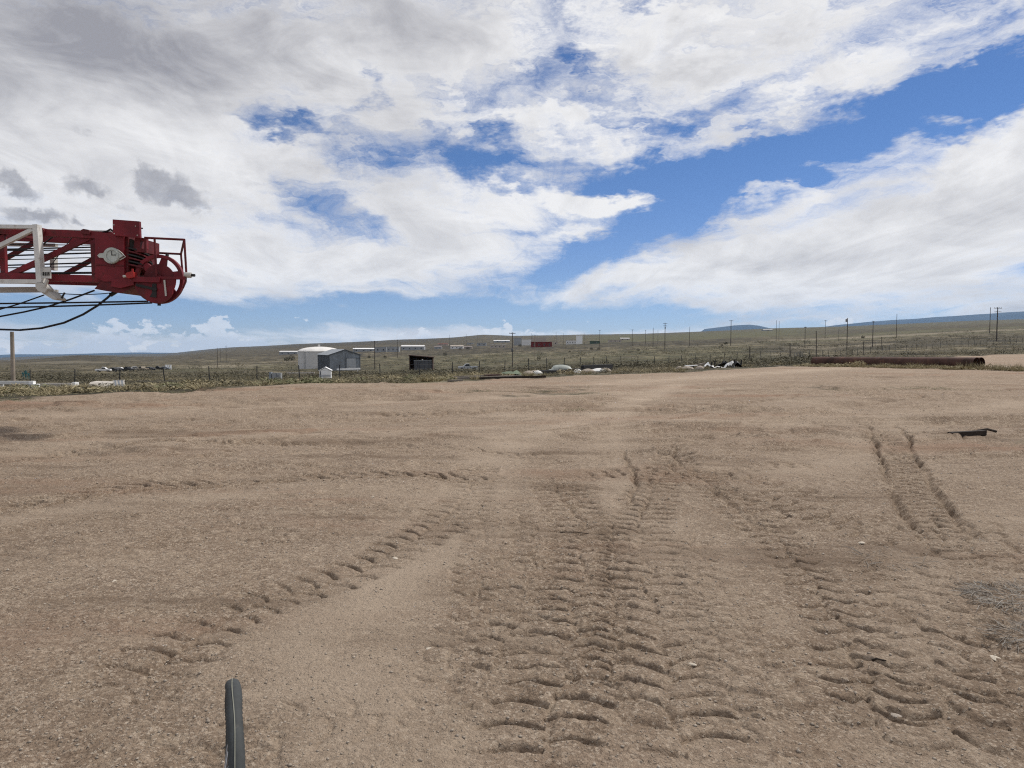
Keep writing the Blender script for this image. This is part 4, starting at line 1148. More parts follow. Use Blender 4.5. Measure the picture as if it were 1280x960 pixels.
# ================================================================== two rusty pipes
pa, pb_ = Vector((PIPE_A[0], PIPE_A[1], 0)), Vector((PIPE_B[0], PIPE_B[1], 0))
axd = (pb_ - pa).normalized(); nrm = Vector((-axd.y, axd.x, 0))
if nrm.x < 0: nrm = -nrm
PR = 0.42
for i in range(2):
    off = nrm * (i * (PR * 2 + 0.02)) + axd * (0.25 * i)
    a = pa + off; c = pb_ + off
    a.z = gz(a.x, a.y) + PR - 0.03; c.z = gz(c.x, c.y) + PR - 0.03
    mb = MB(); n = 32; L = (c - a).length; ax = (c - a).normalized()
    u = ax.cross(Vector((0, 0, 1))).normalized(); t = u.cross(ax)
    V = []
    rings = [(0, PR), (L * .25, PR), (L * .5, PR), (L * .75, PR), (L, PR), (L, PR - .014), (L * .5, PR - .014), (0, PR - .014)]
    for (s, rr) in rings:
        for j in range(n):
            th_ = 2 * math.pi * j / n
            V.append(a + ax * s + (u * math.cos(th_) + t * math.sin(th_)) * rr)
    Fc = []
    m_ = len(rings)
    for r_ in range(m_):
        for j in range(n):
            Fc.append((r_ * n + j, r_ * n + (j + 1) % n, ((r_ + 1) % m_) * n + (j + 1) % n, ((r_ + 1) % m_) * n + j))
    mb.add(V, Fc)
    one(mb, 'steel_pipe', 'rust_pipe', ['long rusty steel pipe lying nearest the dirt yard at right', 'long rusty steel pipe lying behind its twin, open end furthest right'][i], 'pipe', a - Vector((0, 0, PR)), 'pair of rusty pipes', True)

# ================================================================== posts, poles, fence
def pole(px, top, d, label, r=0.14, arms=1, m='far_pole', base_row=None, transformer=False, lean=0.0, group='utility poles', arm_rot=0.0, arm_w=2.4):
    g = G(px, d); tz = P(px, top, d).z
    o = thing('utility_pole', label, 'utility pole', g, group)
    h = tz - g.z
    MB().tube([g - Vector((0, 0, 0.3)), g + Vector((lean * h * 0.5, 0, h * 0.5)), g + Vector((lean * h, 0, h))], r, 8, r * 0.7).build('shaft', m, o, g, True)
    ca, sa = math.cos(arm_rot), math.sin(arm_rot)
    for k_ in range(arms):
        z = g.z + h - 0.35 - 1.25 * k_
        cx = g.x + lean * h
        w = arm_w if k_ == 0 else arm_w * 0.85
        arm = MB().beam((cx - ca * w / 2, g.y - sa * w / 2 - r, z), (cx + ca * w / 2, g.y + sa * w / 2 - r, z), 0.12, 0.14).build('crossarm', m, o, g)
        for s in (-0.46, -0.18, 0.18, 0.46):
            MB().tube([(cx + ca * w * s, g.y + sa * w * s - r, z + 0.07), (cx + ca * w * s, g.y + sa * w * s - r, z + 0.30)], 0.05, 6).build('insulator', 'insulator', arm, g)
    if transformer:
        z = g.z + h * transformer
        MB().lathe((g.x - 0.05, g.y - r - 0.28, z), [(0.26, 0), (0.28, 0.1), (0.28, 0.8), (0.2, 0.9)], 14).build('transformer', 'transformer', o, g, True)
    return o
stub_g = G(15.5, 44)
stub_top = P(15, 414.5, 44)
one(MB().tube([stub_g - Vector((0, 0, .3)), (stub_g + stub_top) / 2, stub_top], 0.125, 12, 0.105), 'wood_post', 'pale_pole',
    'tall bare brown wood post behind the white skid frame at left', 'post', stub_g, None, True)
poles = [
    (272, 434.8, 335, 'thin pole standing left of the pale dirt cut at left', .13, 0, None),
    (276, 435.5, 620, 'short pole just right of the thin left pole', .14, 0, None),
    (283, 432.2, 640, 'pole with small top piece above the left hillside', .15, 1, None),
    (418, 436.5, 420, 'thin pole rising behind the grey metal building', .12, 0, None),
    (443, 433.0, 520, 'pole at the right end of the grey metal building', .12, 0, None),
    (468.5, 426.0, 235, 'tall crossarm pole between grey building and dark shed', .15, 1, None),
    (497, 424.4, 560, 'pole with crossarm standing left above the dark shed', .18, 1, None),
    (501.5, 427.5, 600, 'plain pole close right of the pole above the dark shed', .15, 0, None),
    (562, 418.5, 1300, 'thin pole on the skyline left of the round hill', .22, 0, None),
    (583.5, 417.5, 1350, 'thin pole against the round hill top left', .22, 0, None),
    (596.5, 416.8, 1350, 'thin pole against the round hill top', .22, 0, None),
    (640.5, 415.5, 205, 'tall pole with a dark transformer low down, left of the red building', .14, 1, 0.46),
    (668.5, 418.5, 300, 'pale thin pole in front of the red building', .13, 1, None),
    (664.5, 416.5, 1000, 'pole behind the red building', .2, 0, None),
    (695, 415.0, 1000, 'pole between red building and white block', .2, 0, None),
    (704, 416.4, 1000, 'pole close left of the white block', .2, 0, None),
    (730, 416.0, 900, 'pole right of the white block', .2, 0, None),
    (749.5, 412.6, 620, 'pole with thick head right of the white block', .2, 1, None),
    (790, 411.8, 560, 'pole with crossarm beside the tan far house', .18, 1, None),
    (806.5, 412.5, 700, 'small pole on the skyline left of the double pole', .18, 1, None),
    (816, 409.8, 480, 'stout pole left of the pole with two dark heads', .2, 0, None),
    (822, 412.5, 700, 'faint pole left of the pole with two dark heads', .15, 0, None),
    (830.8, 403.6, 375, 'dark pole with two stacked heads right of centre', .20, 2, 0.78),
    (861.5, 408.5, 460, 'thin plain pole left of the small blue mountain', .15, 0, None),
    (913, 400.2, 400, 'pole in front of the small blue mountain', .22, 1, None),
    (969.5, 400.4, 520, 'thin pole right of the small blue mountain', .16, 0, None),
    (973, 401.5, 560, 'faint thin pole right of the small blue mountain', .14, 0, None),
    (1005.5, 408.3, 300, 'short pole left of the tall fence corner post', .14, 1, None),
    (1030.5, 400.2, 560, 'pole standing where the long ridge begins', .18, 1, None),
    (1058, 397.3, 238, 'pole with pale head left of the rusty pipes', .15, 0, None),
    (1047.5, 410.5, 420, 'small thin pole beside the pale-headed pole', .10, 0, None),
    (1090, 401.2, 255, 'pole with a short arm above the left pipe end', .15, 1, None),
    (1119.3, 392.3, 430, 'tall thin pole against the long blue ridge', .17, 0, None),
    (1235.5, 384.3, 430, 'plain dark pole left of the double crossarm pole', .20, 0, None),
    (1244.5, 384.0, 240, 'dark pole with two crossarms at the far right', .19, 2, None),
]
for i, (px, top, d, lab, r, arms, tr) in enumerate(poles):
    pole(px, top, d, lab, r, arms, 'pale_pole' if px == 668.5 else 'far_pole', transformer=tr or False,
         arm_rot=R([0, 20, -25, 40][i % 4]) if px != 1244.5 else 0.0, arm_w=2.2 if px != 1244.5 else 2.6)
MB().lathe(P(1058, 402.5, 238), [(0.25, 0), (0.32, 0.4), (0.30, 0.9), (0.1, 1.1)], 10).build('lamp_head', 'insulator', bpy.data.objects[[o.name for o in bpy.data.objects if o.get('label') == 'pole with pale head left of the rusty pipes'][0]], G(1058, 238), True)

# wire fence from the left edge across to the right
FX = [(-80, 56), (84, 57), (240, 58), (400, 62), (541, 66), (660, 75), (770, 92), (861, 104), (937, 114), (1010, 128), (1072, 150), (1160, 180), (1300, 215)]
fpts = [np.array(((px - 640) / F * d, d)) for px, d in FX]
cum = [0.0]
for i in range(len(fpts) - 1): cum.append(cum[-1] + float(np.hypot(*(fpts[i + 1] - fpts[i]))))
fence = thing('wire_fence', 'wire fence on dark steel posts crossing behind the yard', 'fence', Vector((fpts[4][0], fpts[4][1], gz(*fpts[4]))))
fo = ORG[fence.name]
post_me = {}
def post_mesh(h):
    if h not in post_me:
        mb = MB(); mb.box((0, 0, h / 2 - 0.15), (0.075, 0.02, h + 0.3)); mb.box((0, 0.025, h / 2 - 0.15), (0.02, 0.03, h + 0.3))
        for q_ in range(3): mb.box((0, -0.014, h * (0.35 + 0.25 * q_)), (0.05, 0.01, 0.03))
        me_ = bpy.data.meshes.new('fence_post'); me_.from_pydata(mb.v, [], mb.f); me_.materials.append(MATS['post_steel'])
        post_me[h] = me_
    return post_me[h]
tops = []
s = 0.0; ip = 0
while s < cum[-1]:
    i = max(j for j in range(len(cum) - 1) if cum[j] <= s)
    t = (s - cum[i]) / (cum[i + 1] - cum[i])
    q_ = fpts[i] * (1 - t) + fpts[i + 1] * t
    z = gz(q_[0], q_[1])
    hh = 1.3 if s < cum[5] else 1.5
    o = bpy.data.objects.new('fence_post', post_mesh(hh)); COL.objects.link(o); o.parent = fence
    o.location = Vector((q_[0], q_[1], z)) - fo
    o.rotation_euler = (R(random.uniform(-3, 3)), R(random.uniform(-4, 4)), R(random.uniform(-10, 10)))
    tops.append((q_[0], q_[1], z, hh)); s += 3.55 * random.uniform(0.94, 1.06); ip += 1
for f_ in (0.35, 0.60, 0.88):
    MB().tube([(a, b_ - 0.03, z + f_ * hh) for a, b_, z, hh in tops], 0.006, 4).build('fence_wire', 'wire', fence, fo)
# stout posts and a gate by the right end of the fence
for px, top, d, lab in ((1020.3, 413.5, 140, 'tall dark corner post in the fence right of centre'), (987.5, 428.5, 128, 'dark gate post left of the grey gate panel'), (937.3, 433, 114, 'stout dark fence post behind the white scrap heap'),
                        (1079.5, 427, 150, 'dark braced post left of the rusty pipes'), (1102, 421, 190, 'short dark post above the left pipe')):
    g = G(px, d); t_ = P(px, top, d)
    one(MB().tube([g - Vector((0, 0, .3)), t_], 0.085, 8, 0.075), 'corner_post', 'far_pole', lab, 'post', g, 'stout posts along the fence', True)
g0 = G(991, 127); gate = thing('fence_gate', 'low grey barred gate panel by the tall corner post', 'gate', g0)
for i in range(7):
    x = 991 + i * 2.0
    MB().tube([G(x, 127) + Vector((0, 0, .08)), G(x, 127) + Vector((0, 0, 1.15))], 0.035, 6).build('bar', 'metal_dark', gate, g0)
for z in (0.12, 1.12):
    MB().beam(G(990.5, 127) + Vector((0, 0, z)), G(1003.5, 127) + Vector((0, 0, z)), 0.05, 0.06).build('rail', 'metal_dark', gate, g0)

# ================================================================== tank, metal building, sheds
TD = 262; tr = 26.0 / F * TD; tg = G(399, TD); tg.x = (399 - 640) / F * (TD + tr)
tz_base = P(399, 462.5, TD).z; tz_wall = P(399, 439.2, TD).z; tz_top = P(399, 433.4, TD).z
tb = Vector((tg.x, tg.y + tr, min(tg.z, tz_base)))
tank = thing('storage_tank', 'round white storage tank with shallow domed roof beside the grey building', 'tank', tb)
hw = tz_wall - tb.z; hd = tz_top - tb.z
n_pl = 18
for lev in range(3):
    for j in range(n_pl):
        a0 = 2 * math.pi * (j + 0.5 * (lev % 2)) / n_pl; a1 = a0 + 2 * math.pi / n_pl - 0.004
        mb = MB(); V = []
        for q_ in range(4):
            a = a0 + (a1 - a0) * q_ / 3
            for rr, zz_ in ((tr, 0.02), (tr, 0.98), (tr - 0.06, 0.98), (tr - 0.06, 0.02)):
                V.append((tb.x + rr * math.cos(a), tb.y + rr * math.sin(a), tb.z + hw * (lev + zz_) / 3))
        Fc = []
        for q_ in range(3):
            for e in range(4):
                Fc.append((q_ * 4 + e, (q_ + 1) * 4 + e, (q_ + 1) * 4 + (e + 1) % 4, q_ * 4 + (e + 1) % 4))
        Fc += [(0, 1, 2, 3), (15, 14, 13, 12)]
        mb.add(V, Fc).build('shell_plate', 'tank_white', tank, tb)
MB().lathe(tb, [(tr - 0.03, 0), (tr - 0.03, hw)], 48).build('shell', 'tank_white', tank, tb)
roof = MB().lathe(tb + Vector((0, 0, hw)), [(tr + 0.15, -0.12), (tr + 0.15, 0.05)] + [(tr * math.cos(R(90) * q_ / 8) , 0.05 + (hd - hw - 0.05) * math.sin(R(90) * q_ / 8) ** 1.15) for q_ in range(1, 8)] + [(0.2, hd - hw)], 48).build('dome_roof', 'dome_white', tank, tb, True)
MB().tube([(tb.x, tb.y, tb.z + hd - 0.1), (tb.x, tb.y, tb.z + hd + 0.5)], 0.25, 10).build('vent', 'far_white', roof, tb)
MB().lathe((tb.x, tb.y, tb.z + hd + 0.45), [(0.5, 0), (0.5, 0.12), (0.1, 0.3)], 12).build('vent_cap', 'far_white', roof, tb)
la = R(-98 - 18)
lad = Vector((tb.x + (tr + 0.15) * math.cos(la), tb.y + (tr + 0.15) * math.sin(la), tb.z))
mb = MB()
for s_ in (-0.25, 0.25): mb.beam(lad + Vector((s_, 0, 0)), lad + Vector((s_, 0, hw + 0.6)), 0.06, 0.06)
for q_ in range(18): mb.beam(lad + Vector((-.25, 0, .3 + q_ * hw / 18)), lad + Vector((.25, 0, .3 + q_ * hw / 18)), .04, .04)
mb.build('ladder', 'far_grey', tank, tb)

def rect_pt(o, rz, x, y, z):
    return Vector((o.x + x * math.cos(rz) - y * math.sin(rz), o.y + x * math.sin(rz) + y * math.cos(rz), o.z + z))
# grey metal building: gable end towards the camera, long side to the left
BD = 215; bo = G(411.5, BD); brz = R(30)
BW = 9.6; BL = 13.0
eav_ = P(430, 443.2, BD).z - bo.z; rid = P(430, 437.4, BD).z - bo.z + 0.1
bo.z -= 0.1
bld = thing('metal_building', 'grey corrugated metal building with gabled roof in front of the white tank', 'building', bo)
def bp(x, y, z): return rect_pt(bo, brz, x, y, z)
def ribbed(name, pts_fn, n, m, top_fn):
    w = MB()
    for i in range(n):
        a = i / n; b_ = (i + 1) / n
        for j, (s0, s1, out) in enumerate(((a, a + (b_ - a) * .62, 0.0), (a + (b_ - a) * .62, b_, 0.07))):
            p0, p1 = pts_fn(s0, out), pts_fn(s1, out)
            q0, q1 = pts_fn(s0, out - 0.12), pts_fn(s1, out - 0.12)
            h0, h1 = top_fn(s0), top_fn(s1)
            w.add([p0, p1, p1 + Vector((0, 0, h1)), p0 + Vector((0, 0, h0)), q0, q1, q1 + Vector((0, 0, h1)), q0 + Vector((0, 0, h0))],
                  [(0, 1, 2, 3), (7, 6, 5, 4), (0, 4, 5, 1), (1, 5, 6, 2), (2, 6, 7, 3), (3, 7, 4, 0)])
    return w.build(name, m, bld, bo)
gab = lambda t: eav_ + (rid - eav_) * (1 - abs(t - 0.5) * 2)
for i in range(6):
    ribbed('wall_panel', lambda t, o_, i=i: bp(BW * (i + t) / 6, -o_, 0), 4, 'metal_grey', lambda t, i=i: gab((i + t) / 6) - 0.02)
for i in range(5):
    ribbed('side_panel', lambda t, o_, i=i: bp(-o_, BL * (i + t) / 5, 0), 4, 'metal_dark', lambda t: eav_ - 0.05)  # left side gets the darker metal: its shade is put into the colour
ribbed('side_panel', lambda t, o_: bp(BW + o_, BL * t, 0), 14, 'metal_grey', lambda t: eav_ - 0.05)
ribbed('rear_panel', lambda t, o_: bp(BW * t, BL + o_, 0), 14, 'metal_grey', lambda t: gab(t) - 0.02)
for s_ in (0, 1):
    x0_, x1_ = (-0.35, BW / 2) if s_ == 0 else (BW + 0.35, BW / 2)
    mb = MB(); p_ = [bp(x0_, -0.35, eav_ - 0.12), bp(x1_, -0.35, rid + 0.05), bp(x1_, BL + 0.3, rid + 0.05), bp(x0_, BL + 0.3, eav_ - 0.12)]
    mb.prism(p_, (0, 0, 0.12)); rf = mb.build('roof', 'roof_grey', bld, bo)
    for q_ in range(9):
        y_ = -0.3 + (BL + 0.5) * q_ / 8
        MB().beam(bp(x0_, y_, eav_ + 0.03), bp(x1_, y_, rid + 0.2), 0.08, 0.06).build('roof_rib', 'roof_grey', rf, bo)
dr = MB(); dr.prism([bp(BW * .56, -.11, .0), bp(BW * .86, -.11, .0), bp(BW * .86, -.11, eav_ * .78), bp(BW * .56, -.11, eav_ * .78)], bp(0, -.05, 0) - bp(0, 0, 0)); dr_o = dr.build('door', 'roof_grey', bld, bo)
MB().beam(bp(BW * .54, -.15, eav_ * .80), bp(BW * .98, -.15, eav_ * .80), .1, .12).build('door_rail', 'metal_dark', dr_o, bo)
MB().beam(bp(BW * 0.515, -0.1, 0), bp(BW * 0.515, -0.1, eav_ + 0.6), 0.16, 0.12).build('wall_trim', 'metal_dark', bld, bo)
MB().beam(bp(BW, -0.12, 0), bp(BW, -0.12, eav_), 0.22, 0.18).build('wall_trim', 'metal_dark', bld, bo)
mb = MB(); mb.prism([bp(-0.36, -0.42, eav_ - 0.2), bp(BW / 2, -0.42, rid - 0.05), bp(BW + 0.36, -0.42, eav_ - 0.2), bp(BW + 0.36, -0.42, eav_ - 0.02), bp(BW / 2, -0.42, rid + 0.2), bp(-0.36, -0.42, eav_ - 0.02)], (0, 0.06, 0)); mb.build('gable_trim', 'metal_dark', bld, bo)

wd = 165
one(MB().beam(G(421, wd) + Vector((0, 0, 0.95)), G(450, wd) + Vector((0, 0, 1.05)), 0.35, 0.35).beam(G(424, wd), G(424, wd) + Vector((0, 0, .9)), .15, .15).beam(G(447, wd), G(447, wd) + Vector((0, 0, .95)), .15, .15),
    'raised_beam', 'bright_white', 'long white beam on short legs in front of the grey building', 'beam', G(435, wd))
wd = 120
one(MB().beam(G(358, wd) + Vector((0, 0, 0.55)), G(393, wd) + Vector((0, 0, 0.50)), 0.35, 0.22).beam(G(362, wd), G(362, wd) + Vector((0, 0, .5)), .12, .12).beam(G(390, wd), G(390, wd) + Vector((0, 0, .45)), .12, .12),
    'raised_pipe', 'concrete', 'low pale raised pipe in front of the white tank', 'pipe', G(375, wd))
# small white shed with gabled roof
sdist = 66; so = G(399.0, sdist); sw = 14.0 / F * sdist; sh = (474 - 463) / F * sdist; srz = R(10)
shed = thing('pump_shed', 'small white gabled shed box in front of the grey building', 'shed', so)
def sp(x, y, z): return rect_pt(so, srz, x, y, z)
mb = MB(); mb.prism([sp(0, 0, -.1), sp(sw, 0, -.1), sp(sw, 0, sh), sp(sw / 2, 0, sh + 0.26), sp(0, 0, sh)], sp(0, 1.0, 0) - sp(0, 0, 0)); mb.build('wall', 'bright_white', shed, so)
for s_ in (0, 1):
    mb = MB(); x0_, x1_ = ((-0.08, sw / 2) if s_ == 0 else (sw + 0.08, sw / 2))
    mb.prism([sp(x0_, -0.07, sh - 0.02), sp(x1_, -0.07, sh + 0.30), sp(x1_, 1.07, sh + 0.30), sp(x0_, 1.07, sh - 0.02)], (0, 0, 0.05)); mb.build('roof', 'bright_white', shed, so)
MB().beam(sp(0.02, -0.015, sh * 0.42), sp(sw - 0.02, -0.015, sh * 0.42), 0.03, 0.10).build('wall_band', 'far_grey', shed, so)
MB().box(sp(0.10, -0.01, sh * 0.5), (0.08, 0.03, sh * 0.85), srz).build('door_gap', 'metal_dark', shed, so)
# dark shed with single pitch roof
dd_ = 196; do = G(511.5, dd_); dwid = (541 - 511.5) / F * dd_; dh0 = P(512, 444.5, dd_).z - do.z; dh1 = P(541, 447.2, dd_).z - do.z
dsh = thing('dark_shed', 'dark brown shed with sloping flat roof standing alone in the brush', 'shed', do)
def dp(x, y, z): return rect_pt(do, R(4), x, y, z)
mb = MB(); mb.prism([dp(0, 0, -.2), dp(0, 5, -.2), dp(0, 5, dh0), dp(0, 0, dh0)], dp(.2, 0, 0) - dp(0, 0, 0)); mb.build('side_wall', 'shed_dark', dsh, do)
mb = MB(); mb.prism([dp(dwid - .2, 0, -.2), dp(dwid - .2, 5, -.2), dp(dwid - .2, 5, dh1), dp(dwid - .2, 0, dh1)], dp(.2, 0, 0) - dp(0, 0, 0)); mb.build('side_wall', 'shed_dark', dsh, do)
mb = MB(); mb.prism([dp(0.2, 4.9, -.2), dp(dwid - .2, 4.9, -.2), dp(dwid - .2, 4.9, dh1), dp(0.2, 4.9, dh0)], dp(0, .1, 0) - dp(0, 0, 0)); mb.build('rear_wall', 'shed_dark', dsh, do)
mb = MB(); mb.prism([dp(-.3, -.5, dh0), dp(dwid + .3, -.5, dh1), dp(dwid + .3, 5.4, dh1), dp(-.3, 5.4, dh0)], (0, 0, .22)); mb.build('roof', 'shed_dark', dsh, do)
for i in range(5):
    x0_ = 1.3 + (dwid - 1.6) * i / 5; x1_ = 1.3 + (dwid - 1.6) * (i + 1) / 5 - 0.05
    mb = MB(); mb.prism([dp(x0_, 0.15, -.2), dp(x1_, 0.15, -.2), dp(x1_, 0.15, dh1 * 0.80), dp(x0_, 0.15, dh1 * 0.80)], dp(0, .08, 0) - dp(0, 0, 0)); mb.build('front_panel', 'shed_panel', dsh, do)
MB().beam(dp(1.3, 0.1, dh1 * 0.81), dp(dwid - .3, 0.1, dh1 * 0.81), .1, .12).build('lintel', 'far_grey', dsh, do)
MB().box(dp(dwid * 0.56, 0.1, dh1 * 0.86), (.35, .1, .3)).build('lamp', 'far_white', dsh, do)

# grey cabinet
co = G(336.5, 62)
cab = thing('electric_cabinet', 'grey two-door electric cabinet at the edge of the brush, left of the white tank', 'cabinet', co)
for i in range(2):
    MB().box(co + Vector((.18 + .34 * i if i else .12, 0, .36)), (.20 if i == 0 else .70, .35, .78)).build('cabinet_box', 'metal_grey', cab, co) if i == 0 else MB().box(co + Vector((.66, .03, .34)), (.76, .4, .68)).build('cabinet_box', 'far_grey', cab, co)
MB().box(co + Vector((.66, -.19, .36)), (.02, .03, .60)).build('door_gap', 'metal_dark', cab, co)
MB().box(co + Vector((.80, -.19, .40)), (.04, .05, .12)).build('handle', 'metal_dark', cab, co)

# white steel skid frame at the left edge
wo = G(20, 36)
skid = thing('steel_skid', 'long white steel skid frame in the weeds at the left edge', 'skid frame', wo)
def zrow(px, row, d): return P(px, row, d)
MB().beam(P(-150, 477.5, 36), P(37.5, 478.4, 36), .16, .16).build('top_beam', 'white_paint', skid, wo)
MB().beam(P(37.6, 478.4, 36), P(43, 478.5, 36), .22, .17).build('beam_end', 'bright_white', skid, wo)
MB().beam(P(-150, 484.2, 36.1), P(36, 484.9, 36.1), .14, .10).build('bottom_beam', 'old_white', skid, wo)
for px in (-120, -60, 2, 37):
    t_ = P(px, 479.0, 36.05); bq = G(px, 36.05)
    MB().beam(bq, t_, .13, .13).build('leg', 'white_paint', skid, wo)
MB().box(P(46, 483.2, 36) - Vector((0, 0, 0)), (.24, .24, .27)).build('step_box', 'bright_white', skid, wo)
MB().box(Vector((P(46, 483, 36).x, 36, (P(46, 486, 36).z + G(46, 36).z) / 2)), (.20, .2, abs(P(46, 485.8, 36).z - G(46, 36).z) + .05)).build('step_foot', 'white_paint', skid, wo)
def lying(name, m, label, cat, px0, y0, px1, y1, d0, d1, w, h, group=None):
    a, c = P(px0, y0, d0), P(px1, y1, d1)
    mid = (a + c) / 2
    return one(MB().beam(a, c, w, h), name, m, label, cat, Vector((mid.x, mid.y, gz(mid.x, mid.y))), group)
def onground(name, m, label, cat, px0, d0, px1, d1, w, h, lift=0.0, lift2=None, group=None):
    a, c = G(px0, d0) + Vector((0, 0, h / 2 + lift)), G(px1, d1) + Vector((0, 0, h / 2 + (lift if lift2 is None else lift2)))
    mid = (a + c) / 2
    return one(MB().beam(a, c, w, h), name, m, label, cat, Vector((mid.x, mid.y, gz(mid.x, mid.y))), group)
onground('concrete_beam', 'concrete', 'pale beam lying in the weeds right of the white skid frame', 'beam', 52, 33.5, 91, 33, .25, .20, 0.05)
onground('end_block', 'bright_white', 'small white block at the end of the pale beam', 'block', 91.2, 32.9, 95.6, 32.9, .28, .24, 0.05)
o_ = G(106, 31)
one(MB().prism([G(106, 31) + Vector((0, 0, .02)), G(112, 31.3) + Vector((0, 0, .28)), G(141, 32) + Vector((0, 0, .24)), G(139, 31.4) + Vector((0, 0, .02))], (0, .5, .03)), 'concrete_slab', 'concrete', 'pale tilted slab in the weeds at left', 'slab', o_)
pan = thing('ribbed_panel', 'light grey ribbed panel leaning in the weeds at left', 'panel', G(149, 31))
for i in range(7):
    x = 142.5 + i * 2.1
    MB().beam(G(x, 31) + Vector((0, 0, .03)), G(x - 1.5, 31.6) + Vector((0, 0, .33)), .058, .03, up=(0, -1, 1)).build('slat', 'metal_grey' if i % 2 else 'concrete', pan, ORG[pan.name])
MB().beam(G(141.6, 31.62) + Vector((0, 0, .34)), G(155, 31.62) + Vector((0, 0, .34)), .05, .05).build('top_rail', 'concrete', pan, ORG[pan.name])
for i, (px, d, w) in enumerate(((175, 31, 1.0), (186, 30.2, 1.1), (205, 30.5, .9))):
    onground('flat_stone', 'concrete', ['flat pale stone left of two others in the weeds at left', 'middle flat pale stone in the weeds at left', 'flat pale stone right of two others in the weeds at left'][i], 'stone', px, d, px + 9, d, .5, .10, 0, group='flat stones in the weeds')
# teal valve stand
vo = G(32, 100)
vs_ = thing('valve_stand', 'small teal pipe stand beyond the wood post at left', 'pipe stand', vo)
for i, x in enumerate((28, 31.5, 35)):
    MB().tube([G(x, 100), G(x, 100) + Vector((0, 0, (1.0, 1.25, .85)[i]))], .11, 8).build('riser', 'teal', vs_, vo)
MB().tube([G(27, 100) + Vector((0, 0, .8)), G(36, 100) + Vector((0, 0, .8))], .07, 8).build('manifold', 'teal', vs_, vo)
MB().ring(G(31.5, 99.85) + Vector((0, 0, 1.05)), (0, 1, 0), .22, .16, .04, 16).build('hand_wheel', 'teal', vs_, vo)

# ================================================================== vehicles and junk in the field
def vehicle(px, d, kind, m, label, L=4.8, rz=0.0, group=None, hscale=1.0):
    g = G(px, d)
    o = thing('pickup_truck' if kind == 'pickup' else 'parked_car', label, 'truck' if kind == 'pickup' else 'car', g, group)
    def lp(x, y, z): return rect_pt(g, rz, x, y, z * hscale)
    w = 1.8
    if kind == 'pickup':
        prof = [(-.5, .45), (.5, .45), (.5, .85), (.47, .98), (.24, 1.05), (.12, 1.62), (-.06, 1.66), (-.10, 1.05), (-.5, 1.02)]
    else:
        prof = [(-.5, .42), (.5, .42), (.5, .75), (.44, .88), (.24, .95), (.10, 1.40), (-.18, 1.42), (-.34, .98), (-.5, .90)]
    mb = MB(); mb.prism([lp(x * L, -w / 2, z) for x, z in prof], lp(0, w, 0) - lp(0, 0, 0)); mb.build('body', m, o, g)
    if kind == 'pickup':
        wn = [(.205 * L, 1.10), (.105 * L, 1.55), (-.045 * L, 1.58), (-.075 * L, 1.10)]
    else:
        wn = [(.20 * L, 1.0), (.085 * L, 1.34), (-.165 * L, 1.36), (-.28 * L, 1.0)]
    for s_ in (-1, 1):
        mb = MB(); mb.prism([lp(x, s_ * (w / 2 + 0.004), z) for x, z in wn], lp(0, s_ * .012, 0) - lp(0, 0, 0)); mb.build('window', 'glass', o, g)
    for x in (-.31, .32):
        for s_ in (-1, 1):
            wl_ = MB().ring(lp(x * L, s_ * .80, .36), lp(0, 1, 0) - lp(0, 0, 0), .37, .18, .22, 18).build('wheel', 'black_steel', o, g)
            MB().ring(lp(x * L, s_ * .80, .36), lp(0, 1, 0) - lp(0, 0, 0), .182, .03, .18, 12).build('rim', 'far_grey', wl_, g)
    return o
dvv = 235
junk = [(129, 'pickup', 'car_white', 'white pickup at the left end of the junk row'), (143, 'car', 'car_black', 'dark car next to the white pickup in the junk row'),
        (150, 'car', 'car_white', 'white car partly behind dark cars in the junk row'), (160, 'pickup', 'car_black', 'dark pickup in the middle of the junk row'),
        (169, 'car', 'car_white', 'white car right of the dark pickup in the junk row'), (178, 'pickup', 'car_tan', 'tan pickup in the right half of the junk row'),
        (187, 'car', 'car_black', 'dark car at the right of the junk row'), (196, 'pickup', 'car_black', 'dark pickup near the right end of the junk row'), (205, 'car', 'car_silver', 'silver car at the right end of the junk row')]
for i, (px, kd, m, lab) in enumerate(junk):
    vehicle(px, dvv + i * 8 + (25 if m == 'car_white' and i else 0), kd, m, lab, 4.6, R([15, -20, 10, 170, 30, 160, -10, 20, 190][i]), 'vehicles parked in a row far left', 1.0)
for i, px in enumerate((207.5, 210.4, 213.2)):
    g = G(px, 300)
    one(MB().tube([g, g + Vector((0, 0, 1.9))], .32, 8).box(g + Vector((0, 0, 1.95)), (.75, .75, .12)), 'marker_post', 'bright_white', ['left of three white marker posts far left', 'middle of three white marker posts far left', 'right of three white marker posts far left'][i], 'post', g, 'white marker posts')
vehicle(585, 178, 'pickup', 'car_silver', 'silver pickup parked in the brush right of the dark shed', 4.9, R(188))
